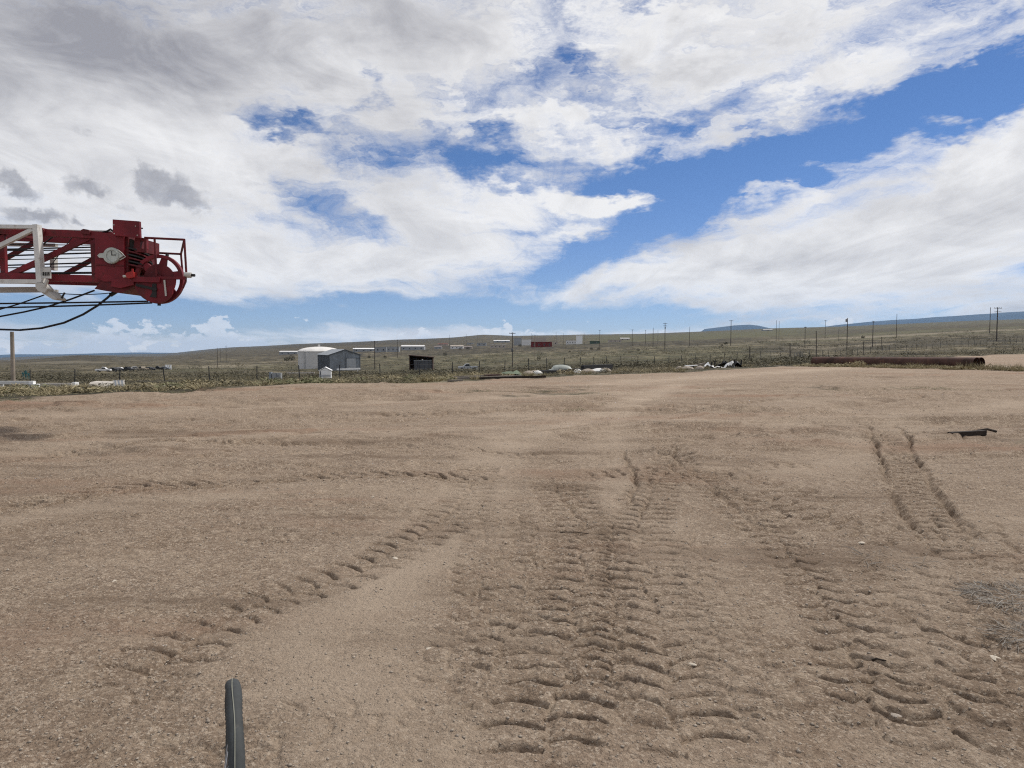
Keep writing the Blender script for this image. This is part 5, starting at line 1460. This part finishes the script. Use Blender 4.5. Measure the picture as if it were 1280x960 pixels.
# camper shell and dark beams by the yard edge
ho = G(686, 57)
shell = thing('camper_shell', 'pale grey-green rounded shell with dark window lying on the dark beams', 'shell', ho)
hl = 30.0 / F * 57; hh = 0.62; V = []; Fc = []
for i in range(11):
    x = hl * i / 10; e = math.sin(math.pi * min(1, max(0.04, i / 10))) ** 0.45
    for j in range(9):
        a = math.pi * j / 8
        V.append(ho + Vector((x, -0.55 * math.cos(a), (0.06 + hh * (0.35 + 0.65 * e) * math.sin(a) ** 0.7 * (1.0 if i > 1 else .6)))))
for i in range(10):
    for j in range(8):
        Fc.append((i * 9 + j, (i + 1) * 9 + j, (i + 1) * 9 + j + 1, i * 9 + j + 1))
Fc.append(tuple(range(8, -1, -1))); Fc.append(tuple(90 + j for j in range(9)))
MB().add(V, Fc).build('shell_body', 'shell_paint', shell, ho, True)
MB().prism([ho + Vector((hl * .34, -.57, .14)), ho + Vector((hl * .40, -.48, .44)), ho + Vector((hl * .66, -.48, .40)), ho + Vector((hl * .72, -.57, .14))], (0, .06, 0)).build('window', 'glass', shell, ho)
MB().prism([ho + Vector((hl * .46, -.60, .15)), ho + Vector((hl * .48, -.54, .26)), ho + Vector((hl * .60, -.54, .24)), ho + Vector((hl * .62, -.60, .15))], (0, .04, 0)).build('window_frame', 'bright_white', shell, ho)
for i, (p0, d0, p1, d1, w, h, l0) in enumerate(((657, 49, 700, 52, .22, .22, 0), (672, 51, 722, 54, .24, .24, .02), (712, 51.5, 764, 55, .26, .28, .02), (728, 52.5, 765, 56.5, .24, .26, .26), (690, 49.5, 745, 52, .18, .2, 0))):
    onground('steel_beam', 'black_steel', ['leftmost black steel beam at the far yard edge', 'black steel beam in front of the pale shell', 'long black steel beam right of the pale shell', 'black steel beam stacked on the right end of the pile', 'thin black steel beam in front of the others'][i], 'beam', p0, d0, p1, d1, w, h, l0, group='black steel beams at the yard edge')
for i, (px, d, s_) in enumerate(((661, 47.5, .30), (672, 47, .24), (735, 50, .34), (748, 50.5, .42), (757, 51, .3), (722, 50, .22), (668, 50, .3))):
    g = G(px, d)
    one(MB().lathe(g, [(s_, -.05), (s_ * 1.1, .1), (s_ * .7, .22), (s_ * .2, .28)], 8, (1.3, .8)), 'rubble_stone', 'tarp_white' if i % 2 else 'stone', ['pale rubble stone under the left of the black beams', 'small pale rubble stone near the left black beams', 'pale rubble stone below the right beams', 'largest pale rubble stone below the right beams', 'pale rubble stone near the right end of the beams', 'small rubble stone below the pale shell', 'rubble stone behind the left black beams'][i], 'stone', g, 'rubble by the black beams', True)
planks = [(572, 37.5, 652, 38.2, .30, .10, 'grey_wood', 'long pale plank lying at the yard edge left of the beams'), (600, 35.5, 640, 36, .2, .12, 'timber', 'dark plank in front of the long pale plank'),
          (628, 36, 682, 37, .14, .12, 'timber', 'dark pole reaching right along the yard edge'), (566, 39, 606, 39.5, .22, .12, 'grey_wood', 'grey plank behind the left end of the long pale plank'),
          (606, 38.8, 626, 39, .5, .16, 'rust_pipe', 'rusty block among the planks'), (560, 33.5, 578, 33.8, .15, .08, 'grey_wood', 'short grey board left of the planks')]
for (p0, d0, p1, d1, w, h, m, lab) in planks:
    onground('plank' if 'block' not in lab else 'rusty_block', m, lab, 'plank' if 'block' not in lab else 'scrap', p0, d0, p1, d1, w, h, 0.02, group=None)
tv = []
g = G(625, 40.5)
V = []; Fc = []
for i in range(8):
    for j in range(5):
        q_ = G(624 + i * 4.4, 40 + j * .45); V.append(q_ + Vector((0, 0, .04 + .30 * math.sin(math.pi * i / 7) ** .5 * math.sin(math.pi * (j + .6) / 5.2) * (0.7 + 0.5 * random.random()))))
for i in range(7):
    for j in range(4): Fc.append((i * 5 + j, (i + 1) * 5 + j, (i + 1) * 5 + j + 1, i * 5 + j + 1))
one(MB().add(V, Fc), 'tarp', 'tarp_green', 'crumpled grey-green tarp beside the planks at the yard edge', 'tarp', g, None, True)
# white scrap heap
def crumple(name, m, label, cat, px, d, w, h, dep, seed, group=None, peak=0.5):
    r_ = random.Random(seed); g = G(px, d); V = []; Fc = []; n1, n2 = 9, 5
    for i in range(n1):
        for j in range(n2):
            u, v = i / (n1 - 1), j / (n2 - 1)
            prof_ = max(0, 1 - abs(u - peak) / (peak if u < peak else 1 - peak)) ** .8
            V.append(g + Vector(((u - .5) * w, (v - .5) * dep, max(0.01, h * .85 * prof_ ** .6 * math.sin(math.pi * min(1, v * .7 + .25)) * r_.uniform(.45, 1.15)))))
    for i in range(n1 - 1):
        for j in range(n2 - 1): Fc.append((i * n2 + j, (i + 1) * n2 + j, (i + 1) * n2 + j + 1, i * n2 + j + 1))
    return one(MB().add(V, Fc), name, m, label, cat, g, group)
crumple('scrap_sheeting', 'bright_white', 'crumpled white heap of sheeting in the middle of the scrap', 'scrap', 885.5, 59, 0.95, .62, .7, 1, 'white scrap at the yard edge')
crumple('scrap_sheeting', 'tarp_white', 'low white sheet right of the crumpled white heap', 'scrap', 897.5, 60, .75, .24, .6, 2, 'white scrap at the yard edge')
crumple('scrap_sheeting', 'tarp_white', 'peaked pale sheet at the right end of the scrap', 'scrap', 911, 60, .85, .72, .7, 3, 'white scrap at the yard edge', .85)
crumple('scrap_sheeting', 'bright_white', 'small white scrap piece at the foot of the heap', 'scrap', 873, 57, .4, .22, .4, 4, 'white scrap at the yard edge')
onground('scrap_board', 'bright_white', 'flat white board at the left end of the scrap', 'board', 857, 60.5, 871, 60.5, .7, .06, .22)
onground('scrap_log', 'black_steel', 'dark log under the flat white board', 'log', 860, 60.2, 872, 60.2, .2, .2, 0)
onground('scrap_log', 'grey_wood', 'grey-brown log slanting behind the white heap', 'log', 866, 60.8, 881, 61.5, .22, .22, .05, .25)
crumple('scrap_sheeting', 'black_steel', 'black crumpled scrap behind the white sheets', 'scrap', 904, 62, 1.2, .80, .8, 5, 'dark scrap at the yard edge')
crumple('scrap_sheeting', 'black_steel', 'dark crumpled scrap at the far right of the heap', 'scrap', 920, 62.5, .9, .70, .8, 6, 'dark scrap at the yard edge')
for i, (px, d) in enumerate(((917.5, 61), (893, 63), (889, 64), (926, 64))):
    g = G(px, d)
    one(MB().tube([g - Vector((0, 0, .1)), g + Vector((.05, 0, (.7, .6, .5, .6)[i]))], .07, 7), 'scrap_stake', 'black_steel', ['dark stake right beside the peaked pale sheet', 'dark stake above the crumpled white heap', 'dark stake left behind the white heap', 'dark stake at the right end of the scrap'][i], 'stake', g, 'stakes in the scrap')
for i, (px, d, s_) in enumerate(((849.5, 55.5, .22), (859, 54.5, .40), (875, 56, .25))):
    g = G(px, d); one(MB().lathe(g, [(s_, -.06), (s_ * 1.08, .08), (s_ * .8, .2), (s_ * .25, .27)], 9, (1.2, .8)), 'rubble_stone', 'stone', ['small pink stone left of the scrap heap', 'large tan stone below the flat white board', 'tan stone below the white heap'][i], 'stone', g, 'stones below the scrap', True)

# ================================================================== far settlement
def building(px0, px1, top, base, wall, roofm, label, d=None, flat=True, wins=0, depth=None, name='far_building', group='far buildings', win_m='glass', rh=0.25):
    d = d or d_for_row((px0 + px1) / 2, base)
    mid = (px0 + px1) / 2
    a = P(px0, base, d); c = P(px1, base, d); t_ = P(mid, top, d)
    w = c.x - a.x; h = t_.z - a.z; dep = depth or max(8.0, w * .5)
    zb_ = min(G(px0, d).z, G(px1, d).z, a.z) - .5
    o = Vector((a.x, d, zb_)); th_ = thing(name, label, 'building', o, group)
    hw_ = h if flat else h * (1 - rh)
    MB().box((a.x + w / 2, d + dep / 2, (zb_ + a.z + hw_) / 2), (w, dep, a.z + hw_ - zb_)).build('wall', wall, th_, o)
    if flat:
        MB().box((a.x + w / 2, d + dep / 2, a.z + hw_ + .15), (w + .5, dep + .5, .3)).build('roof', roofm, th_, o)
    else:
        MB().prism([(a.x - .3, d - .4, a.z + hw_), (a.x + w + .3, d - .4, a.z + hw_), (a.x + w + .3, d + dep / 2, a.z + h), (a.x - .3, d + dep / 2, a.z + h)], (0, 0, .25)).prism([(a.x - .3, d + dep + .4, a.z + hw_), (a.x + w + .3, d + dep + .4, a.z + hw_), (a.x + w + .3, d + dep / 2, a.z + h), (a.x - .3, d + dep / 2, a.z + h)], (0, 0, .25)).build('roof', roofm, th_, o)
    for i in range(wins):
        x = a.x + w * (i + .5) / wins
        f_ = MB().box((x, d - .06, a.z + hw_ * .5), (w / wins * .26, .10, hw_ * .34)).build('window', 'far_roof' if wall == 'barn_red' else 'far_grey', th_, o)
        MB().box((x, d - .10, a.z + hw_ * .5), (w / wins * .20, .10, hw_ * .26)).build('pane', win_m, f_, o)
    return th_
B = [
    (349, 372, 438.8, 443.2, 'far_grey', 'far_white', 'long low pale-roofed building just left of the white tank', False, 3),
    (441, 468, 435.2, 439.6, 'far_grey', 'bright_white', 'long building with bright white roof behind the grey building', False, 3),
    (468.5, 483, 434.0, 440.6, 'far_grey', 'far_grey', 'grey block right behind the tall crossarm pole', True, 2),
    (483.5, 499, 433.6, 440.0, 'far_grey', 'far_grey', 'wide grey block left of the sloping pale roof', True, 3),
    (501, 530, 431.6, 437.6, 'far_grey', 'far_white', 'long building with sloping pale roof above the dark shed', False, 4),
    (543, 552, 432.6, 436.4, 'far_grey', 'far_roof', 'small grey house at the left of the far cluster', False, 2),
    (547, 560, 429.6, 432.2, 'far_tan', 'barn_red', 'far house with reddish roof above the cluster', False, 2),
    (563, 579, 431.8, 436.2, 'far_white', 'far_tan', 'pale far house in the middle of the cluster', False, 3),
    (580, 590, 433.0, 436.2, 'far_tan', 'far_roof', 'tan far house right of the pale house', False, 2),
    (584, 592, 428.6, 430.6, 'far_grey', 'far_grey', 'tiny grey far shed on the hillside', True, 1),
    (596, 608, 428.8, 432.5, 'far_grey', 'far_grey', 'grey far shed below the round hill', True, 2),
    (612.5, 632, 431.0, 435.0, 'far_tan', 'far_white', 'pale far building with a row of dark windows', True, 4),
    (617, 637, 425.2, 428.2, 'far_grey', 'bright_white', 'far building with bright white roof left of the tall pole', False, 2),
    (642, 652, 422.5, 431.5, 'far_grey', 'far_grey', 'pale grey end of the large far warehouse', True, 0),
    (652.3, 664, 424.4, 431.8, 'far_white', 'far_white', 'white part of the large far warehouse', True, 0),
    (664.3, 683, 422.2, 429.5, 'far_tan', 'far_tan', 'pale tan warehouse rising behind the red building', True, 0),
    (664, 690, 427.6, 434.0, 'barn_red', 'barn_red', 'long dark red building in the far settlement', True, 4),
    (691, 698, 427.2, 431.0, 'far_tan', 'far_tan', 'small tan shed right of the red building', True, 1),
    (708, 720.5, 425.8, 430.4, 'far_white', 'far_white', 'low white wing of the white block', True, 4),
    (720.8, 728, 419.4, 430.2, 'bright_white', 'bright_white', 'tall white block in the far settlement', True, 0),
    (738, 750, 426.6, 429.8, 'far_green', 'far_green', 'small dark green far building', True, 1),
    (761, 777, 425.0, 427.6, 'far_tan', 'far_tan', 'low tan wing of the far house at right of centre', True, 3),
    (775.5, 787, 422.4, 425.4, 'far_tan', 'far_white', 'far house with pale roof at right of centre', False, 2),
    (954, 966, 411.6, 413.4, 'far_grey', 'far_white', 'tiny far building with white roof on the right plain', False, 1),
]
for (p0, p1, tp, bs, w_, r_, lab, fl, wn) in B:
    building(p0, p1, tp, bs, w_, r_, lab, flat=fl, wins=wn)

# ================================================================== small things in the yard
def yardpt(px, py): 
    x, y = ground_px(px, py); return Vector((x, y, float(micro_z(np.array([x]), np.array([y]))[0])))
a, c = yardpt(1187, 551.5), yardpt(1230, 548.8)
a.z = c.z = (a.z + c.z) / 2 - 0.040
one(MB().beam(a + Vector((0, 0, .045)), c + Vector((0, 0, .045)), .095, .085), 'timber_block', 'timber', 'dark square timber lying on the dirt at right', 'timber', (a + c) / 2)
a2, c2_ = yardpt(1222, 545.5), yardpt(1245, 544.8)
one(MB().tube([a2 + Vector((0, 0, .03)), (a2 + c2_) / 2 + Vector((0, 0, .06)), c2_ + Vector((0, 0, .02))], .022, 7), 'stick', 'timber', 'thin dark stick behind the right end of the square timber', 'stick', a2)
def rock_mesh(seed):
    r_ = random.Random(seed); mb = MB(); prof = [(.5, -.2), (1.0, 0.0), (.95, .25), (.6, .48), (.15, .58)]
    n = 9; V = []
    ph = [r_.uniform(.75, 1.2) for _ in range(n)]
    for (r, z) in prof:
        for j in range(n):
            a_ = 2 * math.pi * j / n
            V.append((r * ph[j] * math.cos(a_) * r_.uniform(.92, 1.08), r * ph[j] * math.sin(a_) * .75, z * r_.uniform(.85, 1.15)))
    Fc = [(i * n + j, i * n + (j + 1) % n, (i + 1) * n + (j + 1) % n, (i + 1) * n + j) for i in range(len(prof) - 1) for j in range(n)]
    Fc.append(tuple((len(prof) - 1) * n + j for j in range(n)))
    me_ = bpy.data.meshes.new('stone'); me_.from_pydata(V, [], Fc); me_.materials.append(MATS['stone'])
    return me_
rocks = [rock_mesh(i) for i in range(4)]
mat('white_stone', (0.46, 0.405, 0.33), 0.9, var=0.15, vscale=9.0)
stones = [(1183, 542, .075, 'pale whitish stone left behind the square timber'), (1244, 820, .048, 'flat pale stone near the right edge in front of the dry weed'), (865, 832, .026, 'pale stone in the right wheel track near the bottom'),
          (536, 811, .024, 'pale stone left of the middle wheel track near the bottom'), (494, 698, .034, 'pale stone on the left curving track'), (1077, 680, .04, 'pale stone between the right tracks'),
          (143, 725, .026, 'small white stone on the smooth dirt at left'), (467, 622, .04, 'white stone beside the far end of the left curving track'), (797, 762, .022, 'white stone in the middle wheel track'),
          (1120, 893, .03, 'tan stone near the lower right corner'), (214, 552, .05, 'tan stone in the upper left of the yard')]
for i, (px, py, s_, lab) in enumerate(stones):
    o = bpy.data.objects.new('stone', rocks[i % 4].copy()); COL.objects.link(o)
    o.data.materials.clear(); o.data.materials.append(MATS['white_stone' if ('white' in lab or 'pale' in lab) else 'stone'])
    o.location = yardpt(px, py) - Vector((0, 0, .004)); o.scale = (s_ * .9, s_ * .8, s_ * .42); o.rotation_euler = (0, 0, i * 1.3)
    tag(o, lab, 'stone', 'stones on the yard')
twigs = [(700, 666, 757, 668, 'thin dark twig lying across the middle tracks'), (832, 517, 878, 517.5, 'dark stick far out in the yard right of centre'), (1150, 541.5, 1163, 543, 'pale stick left of the white stone by the timber'), (1090, 822, 1108, 826, 'short dark stick in the dirt near the lower right')]
for i, (x0, y0, x1, y1, lab) in enumerate(twigs):
    a, c = yardpt(x0, y0), yardpt(x1, y1); L = (c - a).length
    r_ = (.004, .012, .008, .007)[i]
    one(MB().tube([a + Vector((0, 0, r_)), a.lerp(c, .35) + Vector((0, .05 * L, r_ * 2)), a.lerp(c, .7) + Vector((0, -.02 * L, r_ * 1.5)), c + Vector((0, 0, r_))], r_, 6, r_ * .5), 'twig', 'pale_pole' if i == 2 else 'timber', lab, 'twig', a, 'twigs on the yard')

# dry weed heaps at the right edge
def dry_weed(px, py, rad_, h, n, label, seed, m='straw'):
    r_ = random.Random(seed); g = yardpt(px, py); mb = MB()
    for i in range(n):
        a_ = r_.uniform(0, 2 * math.pi); q_ = rad_ * math.sqrt(r_.random())
        p = g + Vector((q_ * math.cos(a_), q_ * .8 * math.sin(a_), r_.uniform(-.01, h * .35)))
        b_ = a_ + r_.uniform(-1.3, 1.3); L = r_.uniform(.06, .24); el_ = r_.uniform(-.15, .9 if h > .1 else .28)
        dv_ = Vector((math.cos(b_) * math.cos(el_), math.sin(b_) * math.cos(el_), math.sin(el_)))
        bend = Vector((r_.uniform(-.3, .3), r_.uniform(-.3, .3), r_.uniform(-.35, .15)))
        mid = p + dv_ * L * .5; end = p + (dv_ + bend).normalized() * L
        wd_ = dv_.cross(Vector((r_.uniform(-1, 1), r_.uniform(-1, 1), 1))).normalized() * r_.uniform(.0010, .0026)
        mb.add([p - wd_, p + wd_, mid + wd_, mid - wd_, end], [(0, 1, 2, 3), (3, 2, 4)])
    return one(mb, 'dry_weed', m, label, 'weed', g, 'dry weeds at the right of the yard')
dry_weed(1282, 752, .34, .06, 700, 'grey dry weed clump at the right edge of the yard', 1)
dry_weed(1300, 800, .24, .05, 300, 'second grey dry weed clump just below the one at the right edge', 2)
dry_weed(1115, 700, .26, .02, 90, 'flattened grey dry weed in the right tracks', 3)
dry_weed(1262, 548, .8, .05, 260, 'grey low weed patch right of the square timber', 4)
dry_weed(1270, 690, .5, .03, 160, 'flat grey weed litter above the clump at the right edge', 5)

# ================================================================== plants
def tuft_template(seed, n, kind):
    """unit tuft of narrow blades: returns verts (n*3,3)"""
    r_ = np.random.default_rng(seed)
    V = []
    for i in range(n):
        a_ = r_.uniform(0, 2 * math.pi); q_ = math.sqrt(r_.random()) * (0.55 if kind == 'sage' else 0.42)
        if kind == 'sage':
            zc = r_.uniform(0.02, 0.78) * math.sqrt(max(0.05, 1 - (q_ / 0.62) ** 2)); el_ = r_.uniform(-.1, 1.3); L = r_.uniform(.14, .30); w = r_.uniform(.022, .05)
        else:
            zc = 0.0; el_ = r_.uniform(.7, 1.5); L = r_.uniform(.5, 1.05); w = r_.uniform(.012, .03)
        p = np.array([q_ * math.cos(a_), q_ * math.sin(a_), zc])
        b_ = a_ + r_.uniform(-.9, .9)
        dv_ = np.array([math.cos(b_) * math.cos(el_), math.sin(b_) * math.cos(el_), math.sin(el_)])
        sd_ = np.cross(dv_, r_.normal(size=3)); sd_ /= np.linalg.norm(sd_) + 1e-9
        V += [p - sd_ * w, p + sd_ * w, p + dv_ * L]
    return np.array(V)
def add_tufts_object(name, spots, tmpl_list, m, label, cat):
    """spots: x, y, width, height arrays joined into one mass"""
    parts = []
    for i, (x, y, w, h) in enumerate(spots):
        t = tmpl_list[i % len(tmpl_list)]
        a_ = i * 2.399
        ca, sa = math.cos(a_), math.sin(a_)
        parts.append(np.stack([x + (t[:, 0] * ca - t[:, 1] * sa) * w, y + (t[:, 0] * sa + t[:, 1] * ca) * w, t[:, 2] * h], 1))
    gzv = terrain(np.array([s_[0] for s_ in spots]), np.array([s_[1] for s_ in spots]))
    lens_ = [len(p) for p in parts]
    V = np.concatenate(parts); V[:, 2] += np.repeat(gzv, lens_) - 0.02
    Fc = np.arange(len(V), dtype=np.int32).reshape(-1, 3)
    o = link(name, np_mesh(name, V, Fc), m)
    return tag(o, label, cat, kind='stuff')

# individual bushes of the weedy strips (shared meshes)
bush_me = []
for i in range(6):
    kind = 'sage' if i < 4 else 'grass'
    t = tuft_template(40 + i, 150 if kind == 'sage' else 110, kind)
    bush_me.append(np_mesh('bush', t, np.arange(len(t), dtype=np.int32).reshape(-1, 3)))
bm_cache = {}
def bush_obj(px, d, w, h, kind, m, label, group, seed):
    key = (kind, seed % (4 if kind == 'sage' else 2), m)
    if key not in bm_cache:
        me_ = bush_me[key[1] if kind == 'sage' else 4 + key[1]].copy(); me_.materials.append(MATS[m]); bm_cache[key] = me_
    g = G(px, d)
    o = bpy.data.objects.new('sagebrush' if kind == 'sage' else 'grass_tuft', bm_cache[key]); COL.objects.link(o)
    o.location = g - Vector((0, 0, .02)); o.scale = (w, w, h); o.rotation_euler = (0, 0, seed * 1.7)
    tag(o, label, 'bush' if kind == 'sage' else 'grass', group)
    return o
rs = random.Random(5)
TONE = {'sage': 'olive', 'green_weed': 'greenish', 'dry_grass': 'tan', 'dark_sage': 'dark grey-green', 'rust_weed': 'reddish'}
PLACES = [(60, 'in front of the white skid frame'), (165, 'by the pale slabs at left'), (250, 'under the far junk row'), (335, 'left of the grey cabinet'), (430, 'in front of the white tank'), (510, 'between grey building and dark shed'),
          (575, 'below the dark shed'), (690, 'behind the planks at the yard edge'), (780, 'around the black beams'), (850, 'left of the white scrap'), (930, 'below the white scrap'), (2000, 'right of the white scrap')]
def bush_label(kind, m, px, where=None):
    place = where or next(t_ for lim, t_ in PLACES if px < lim)
    lab = TONE[m] + (' rounded bush ' if kind == 'sage' else ' grass tuft ') + place
    return lab, lab.replace('bush', 'bushes').replace('tuft', 'tufts')
for i in range(95):     # left strip along the yard edge
    px = -60 + i * 6.6 + rs.uniform(-4, 4)
    e = float(np.interp(px, ED_C, ED_D)); d = e + rs.uniform(2.0, 8.0) - (0.8 if i % 3 == 0 else 0)
    kind = 'sage' if rs.random() < .62 else 'grass'
    w = rs.uniform(.55, 1.35); h = rs.uniform(.18, .40) if px < 230 else rs.uniform(.24, .50)
    m = rs.choice(['sage', 'sage', 'green_weed', 'dry_grass', 'dark_sage']) if kind == 'sage' else 'dry_grass'
    lab, grp = bush_label(kind, m, px)
    bush_obj(px, d, w, h, kind, m, lab, grp, i)
for i in range(45):     # middle
    px = 570 + i * 9.5 + rs.uniform(-5, 5)
    e = float(np.interp(px, ED_C, ED_D)); d = e + rs.uniform(2.5, 12.0)
    kind = 'sage' if rs.random() < .5 else 'grass'
    m = rs.choice(['sage', 'dark_sage', 'dry_grass']) if kind == 'sage' else 'dry_grass'
    lab, grp = bush_label(kind, m, px)
    bush_obj(px, d, rs.uniform(.45, 1.0), rs.uniform(.25, .50), kind, m, lab, grp, i)
for i in range(110):     # before and beside the pipes
    t = rs.random() ** 0.9
    q_ = PIPE_B + (PIPE_A - PIPE_B) * (t * 1.35)
    off = rs.uniform(.8, 2.8)
    x, y = q_[0] - nrm.x * off, q_[1] - nrm.y * off
    if t * 1.35 > 1.02:
        x += rs.uniform(0, 3.5); y += rs.uniform(-1.0, 2.5)
    px = 640 + F * x / y
    kind = 'sage' if rs.random() < .42 else 'grass'
    m = rs.choice(['sage', 'dry_grass', 'dry_grass']) if kind == 'sage' else 'dry_grass'
    if i in (11, 47): kind, m = 'sage', 'rust_weed'
    where = 'in front of the left end of the rusty pipes' if px < 1085 else 'in front of the middle of the rusty pipes' if px < 1160 else 'near the open ends of the rusty pipes' if px < 1238 else 'right of the rusty pipes'
    lab, grp = bush_label(kind, m, px, where)
    bush_obj(px, y, rs.uniform(.5, 1.1), rs.uniform(.20, .42) if rs.random() < .78 else rs.uniform(.45, .75), kind, m, lab, grp, i)

# the brush covering the plain: one mass
tm_s = [tuft_template(60 + i, 26, 'sage') for i in range(5)]
tm_g = [tuft_template(80 + i, 16, 'grass') for i in range(4)]
def scatter(n, dmin, dmax, seed, size, power=1.0, shade=None):
    r_ = np.random.default_rng(seed); out = []
    while len(out) < n:
        m_ = n
        px = r_.uniform(-420, 1700, m_); d = (dmin ** -power + r_.random(m_) * (dmax ** -power - dmin ** -power)) ** (-1 / power)
        x = (px - 640) / F * d
        v = veg_mask(x, d)
        cl = fbm(x / 9.0, d / 9.0, seed + 3, 3)
        clear = ((px < 240) & (d < 40)) | ((px > 330) & (px < 425) & (d < 64)) | ((px > 640) & (px < 775) & (d < 60)) | ((px > 840) & (px < 930) & (d < 64)) | ((px > 560) & (px < 690) & (d < 42))
        if shade == 'light': clear = clear | ((px < 430) & (d > 34) & (d < 100) & (r_.random(m_) < .9))
        if shade == 'left': clear = (px > 440)
        keep = (v > .85) & (~clear | ((r_.random(m_) < .18) & (shade != 'left'))) & (cl * 2.2 + r_.uniform(-.25, .25, m_) > .02)
        for i in np.nonzero(keep)[0]:
            s_ = r_.uniform(*size) * (0.55 if d[i] < 75 else 1.0 if d[i] < 250 else 1.6); out.append((x[i], d[i], s_, s_ * r_.uniform(.40, .62)))
            if len(out) >= n: break
    return out
add_tufts_object('plain_brush', scatter(9500, 28, 560, 5, (.5, 1.35), 0.6, 'light'), tm_s, 'plain_brush', 'low olive-grey sagebrush covering the plain beyond the yard', 'brush')
add_tufts_object('plain_grass', scatter(6000, 24, 220, 6, (.45, 1.1), 0.7), tm_g, 'dry_grass', 'thin tan bunch grass between the sagebrush', 'grass')
add_tufts_object('dark_brush', scatter(6500, 60, 800, 9, (.9, 2.2), 0.25) + scatter(1800, 36, 110, 19, (.7, 1.5), 0.8, 'left'), tm_s, 'dark_sage', 'darker sage clumps scattered over the plain', 'brush')
# low weeds of the yard itself
yw = []
ry = np.random.default_rng(3)
pxw = ry.uniform(-80, 1290, 120000); pyw = ry.uniform(466, 520, 120000)
gxy = np.array([ground_px(a_, b_) for a_, b_ in zip(pxw, pyw)])
vw = veg_mask(gxy[:, 0], gxy[:, 1])
okw = np.nonzero((gxy[:, 1] < 60) & (ry.random(120000) < vw * 1.4) & (vw > .12) & ((vw < .97) | (ry.random(120000) < .3)))[0][:5200]
for i in okw:
    s_ = ry.uniform(.10, .26); yw.append((gxy[i, 0], gxy[i, 1], s_, s_ * ry.uniform(.25, .6)))
add_tufts_object('yard_weeds', yw, [tuft_template(90 + i, 9, 'sage') for i in range(3)], 'green_weed', 'thin green weeds sprouting on the dirt yard', 'weeds')

# far dark trees and shrubs on the plain
def far_tree(px, row, hpx, label, seed, m='far_tree'):
    d = d_for_row(px, row); g = G(px, d); h = hpx / F * d
    o = thing('juniper_tree', label, 'tree', g, 'dark trees on the plain')
    MB().tube([g - Vector((0, 0, .2)), g + Vector((0, 0, h * .4)), g + Vector((.03 * h, 0, h * .8))], h * .05, 6, h * .02).build('trunk', 'far_pole', o, g)
    r_ = np.random.default_rng(seed); t = tuft_template(seed, 160, 'sage'); t = t * np.array([h * .85, h * .85, h * 1.05]) + np.array([0, 0, h * .08])
    link('crown', np_mesh('crown', t, np.arange(len(t), dtype=np.int32).reshape(-1, 3)), m, o)
for i, (px, row, hp, lab) in enumerate(((556.5, 445, 5.0, 'small dark upright shrub left of the red building on the plain'), (739, 437.5, 4.0, 'left of two dark round shrubs below the white block'), (748, 437.8, 4.0, 'right of two dark round shrubs below the white block'),
        (481.5, 448, 4, 'dark shrub between grey building and dark shed'), (461.5, 448, 4, 'dark upright shrub right of the grey building'), (907, 431.5, 4.5, 'dark tree above the white scrap heap'), (902, 433, 3.5, 'low dark shrub left of the dark tree above the scrap'),
        (1078, 423.5, 4.5, 'dark round tree on the right plain'), (365, 451, 8, 'dark tree at the left foot of the white tank'), (358, 452, 6, 'dark tree further left of the white tank'), (712, 441, 3, 'low dark shrub below the white block'), (797.5, 439, 4, 'dark shrub on the plain right of the tan house'), (650, 433.5, 4, 'dark tree before the large far warehouse'), (585, 437, 4, 'dark tree below the far cluster'), (575, 437.3, 3.5, 'dark tree left below the far cluster'), (673.5, 450, 5, 'dark shrub right of the pale thin pole'))):
    far_tree(px, row, hp, lab, 700 + i)

# grit on the yard: small loose stones
tp = []
rp = np.random.default_rng(21)
ico = np.array([(1, 0, 0), (-.9, .2, 0), (0, 1, .1), (.1, -1, 0), (0, 0, .75), (.05, .1, -.6)])
icf = np.array([(0, 2, 4), (2, 1, 4), (1, 3, 4), (3, 0, 4), (2, 0, 5), (1, 2, 5), (3, 1, 5), (0, 3, 5)])
NP = 15000
px = rp.uniform(-120, 1400, NP); dd = 2.3 + (rp.random(NP) ** 1.7) * 17
gx_ = (px - 640) / F * dd
hb = micro_z(gx_, dd)
size = 0.0022 + 0.008 * rp.random(NP) ** 5 + 0.00045 * dd
rot = rp.uniform(0, 6.28, NP); sq = rp.uniform(.6, 1.3, (NP, 3))
V = ico[None] * sq[:, None, :] * size[:, None, None]
ca, sa = np.cos(rot)[:, None], np.sin(rot)[:, None]
V = np.stack([V[..., 0] * ca - V[..., 1] * sa + gx_[:, None], V[..., 0] * sa + V[..., 1] * ca + dd[:, None], V[..., 2] + (hb + size * .2)[:, None]], -1).reshape(-1, 3)
Fc = (icf[None] + (np.arange(NP) * 6)[:, None, None]).reshape(-1, 3)
leaf_mat('grit', (0.34, 0.285, 0.23), (0.52, 0.45, 0.37), (0.22, 0.185, 0.15), 30.0)
tag(link('grit', np_mesh('grit', V, Fc), 'grit'), 'loose small stones strewn over the dirt yard', 'gravel', kind='stuff')

# ------------------------------------------------------------------ air
hz = bpy.data.materials.new('haze'); hz.use_nodes = True
hz.node_tree.nodes.clear()
ho_ = hz.node_tree.nodes.new('ShaderNodeOutputMaterial'); pv = hz.node_tree.nodes.new('ShaderNodeVolumePrincipled')
pv.inputs['Color'].default_value = (0.32, 0.60, 1.0, 1.0)
pv.inputs['Density'].default_value = 1.2e-5
pv.inputs['Anisotropy'].default_value = 0.0
hz.node_tree.links.new(pv.outputs[0], ho_.inputs['Volume'])
mb = MB(); mb.box((0, 9000, 320), (70000, 50000, 2180))
tag(mb.build('haze', hz, None, Vector((0, 0, 0))), 'thin blue air over the whole plain', 'haze', kind='stuff')
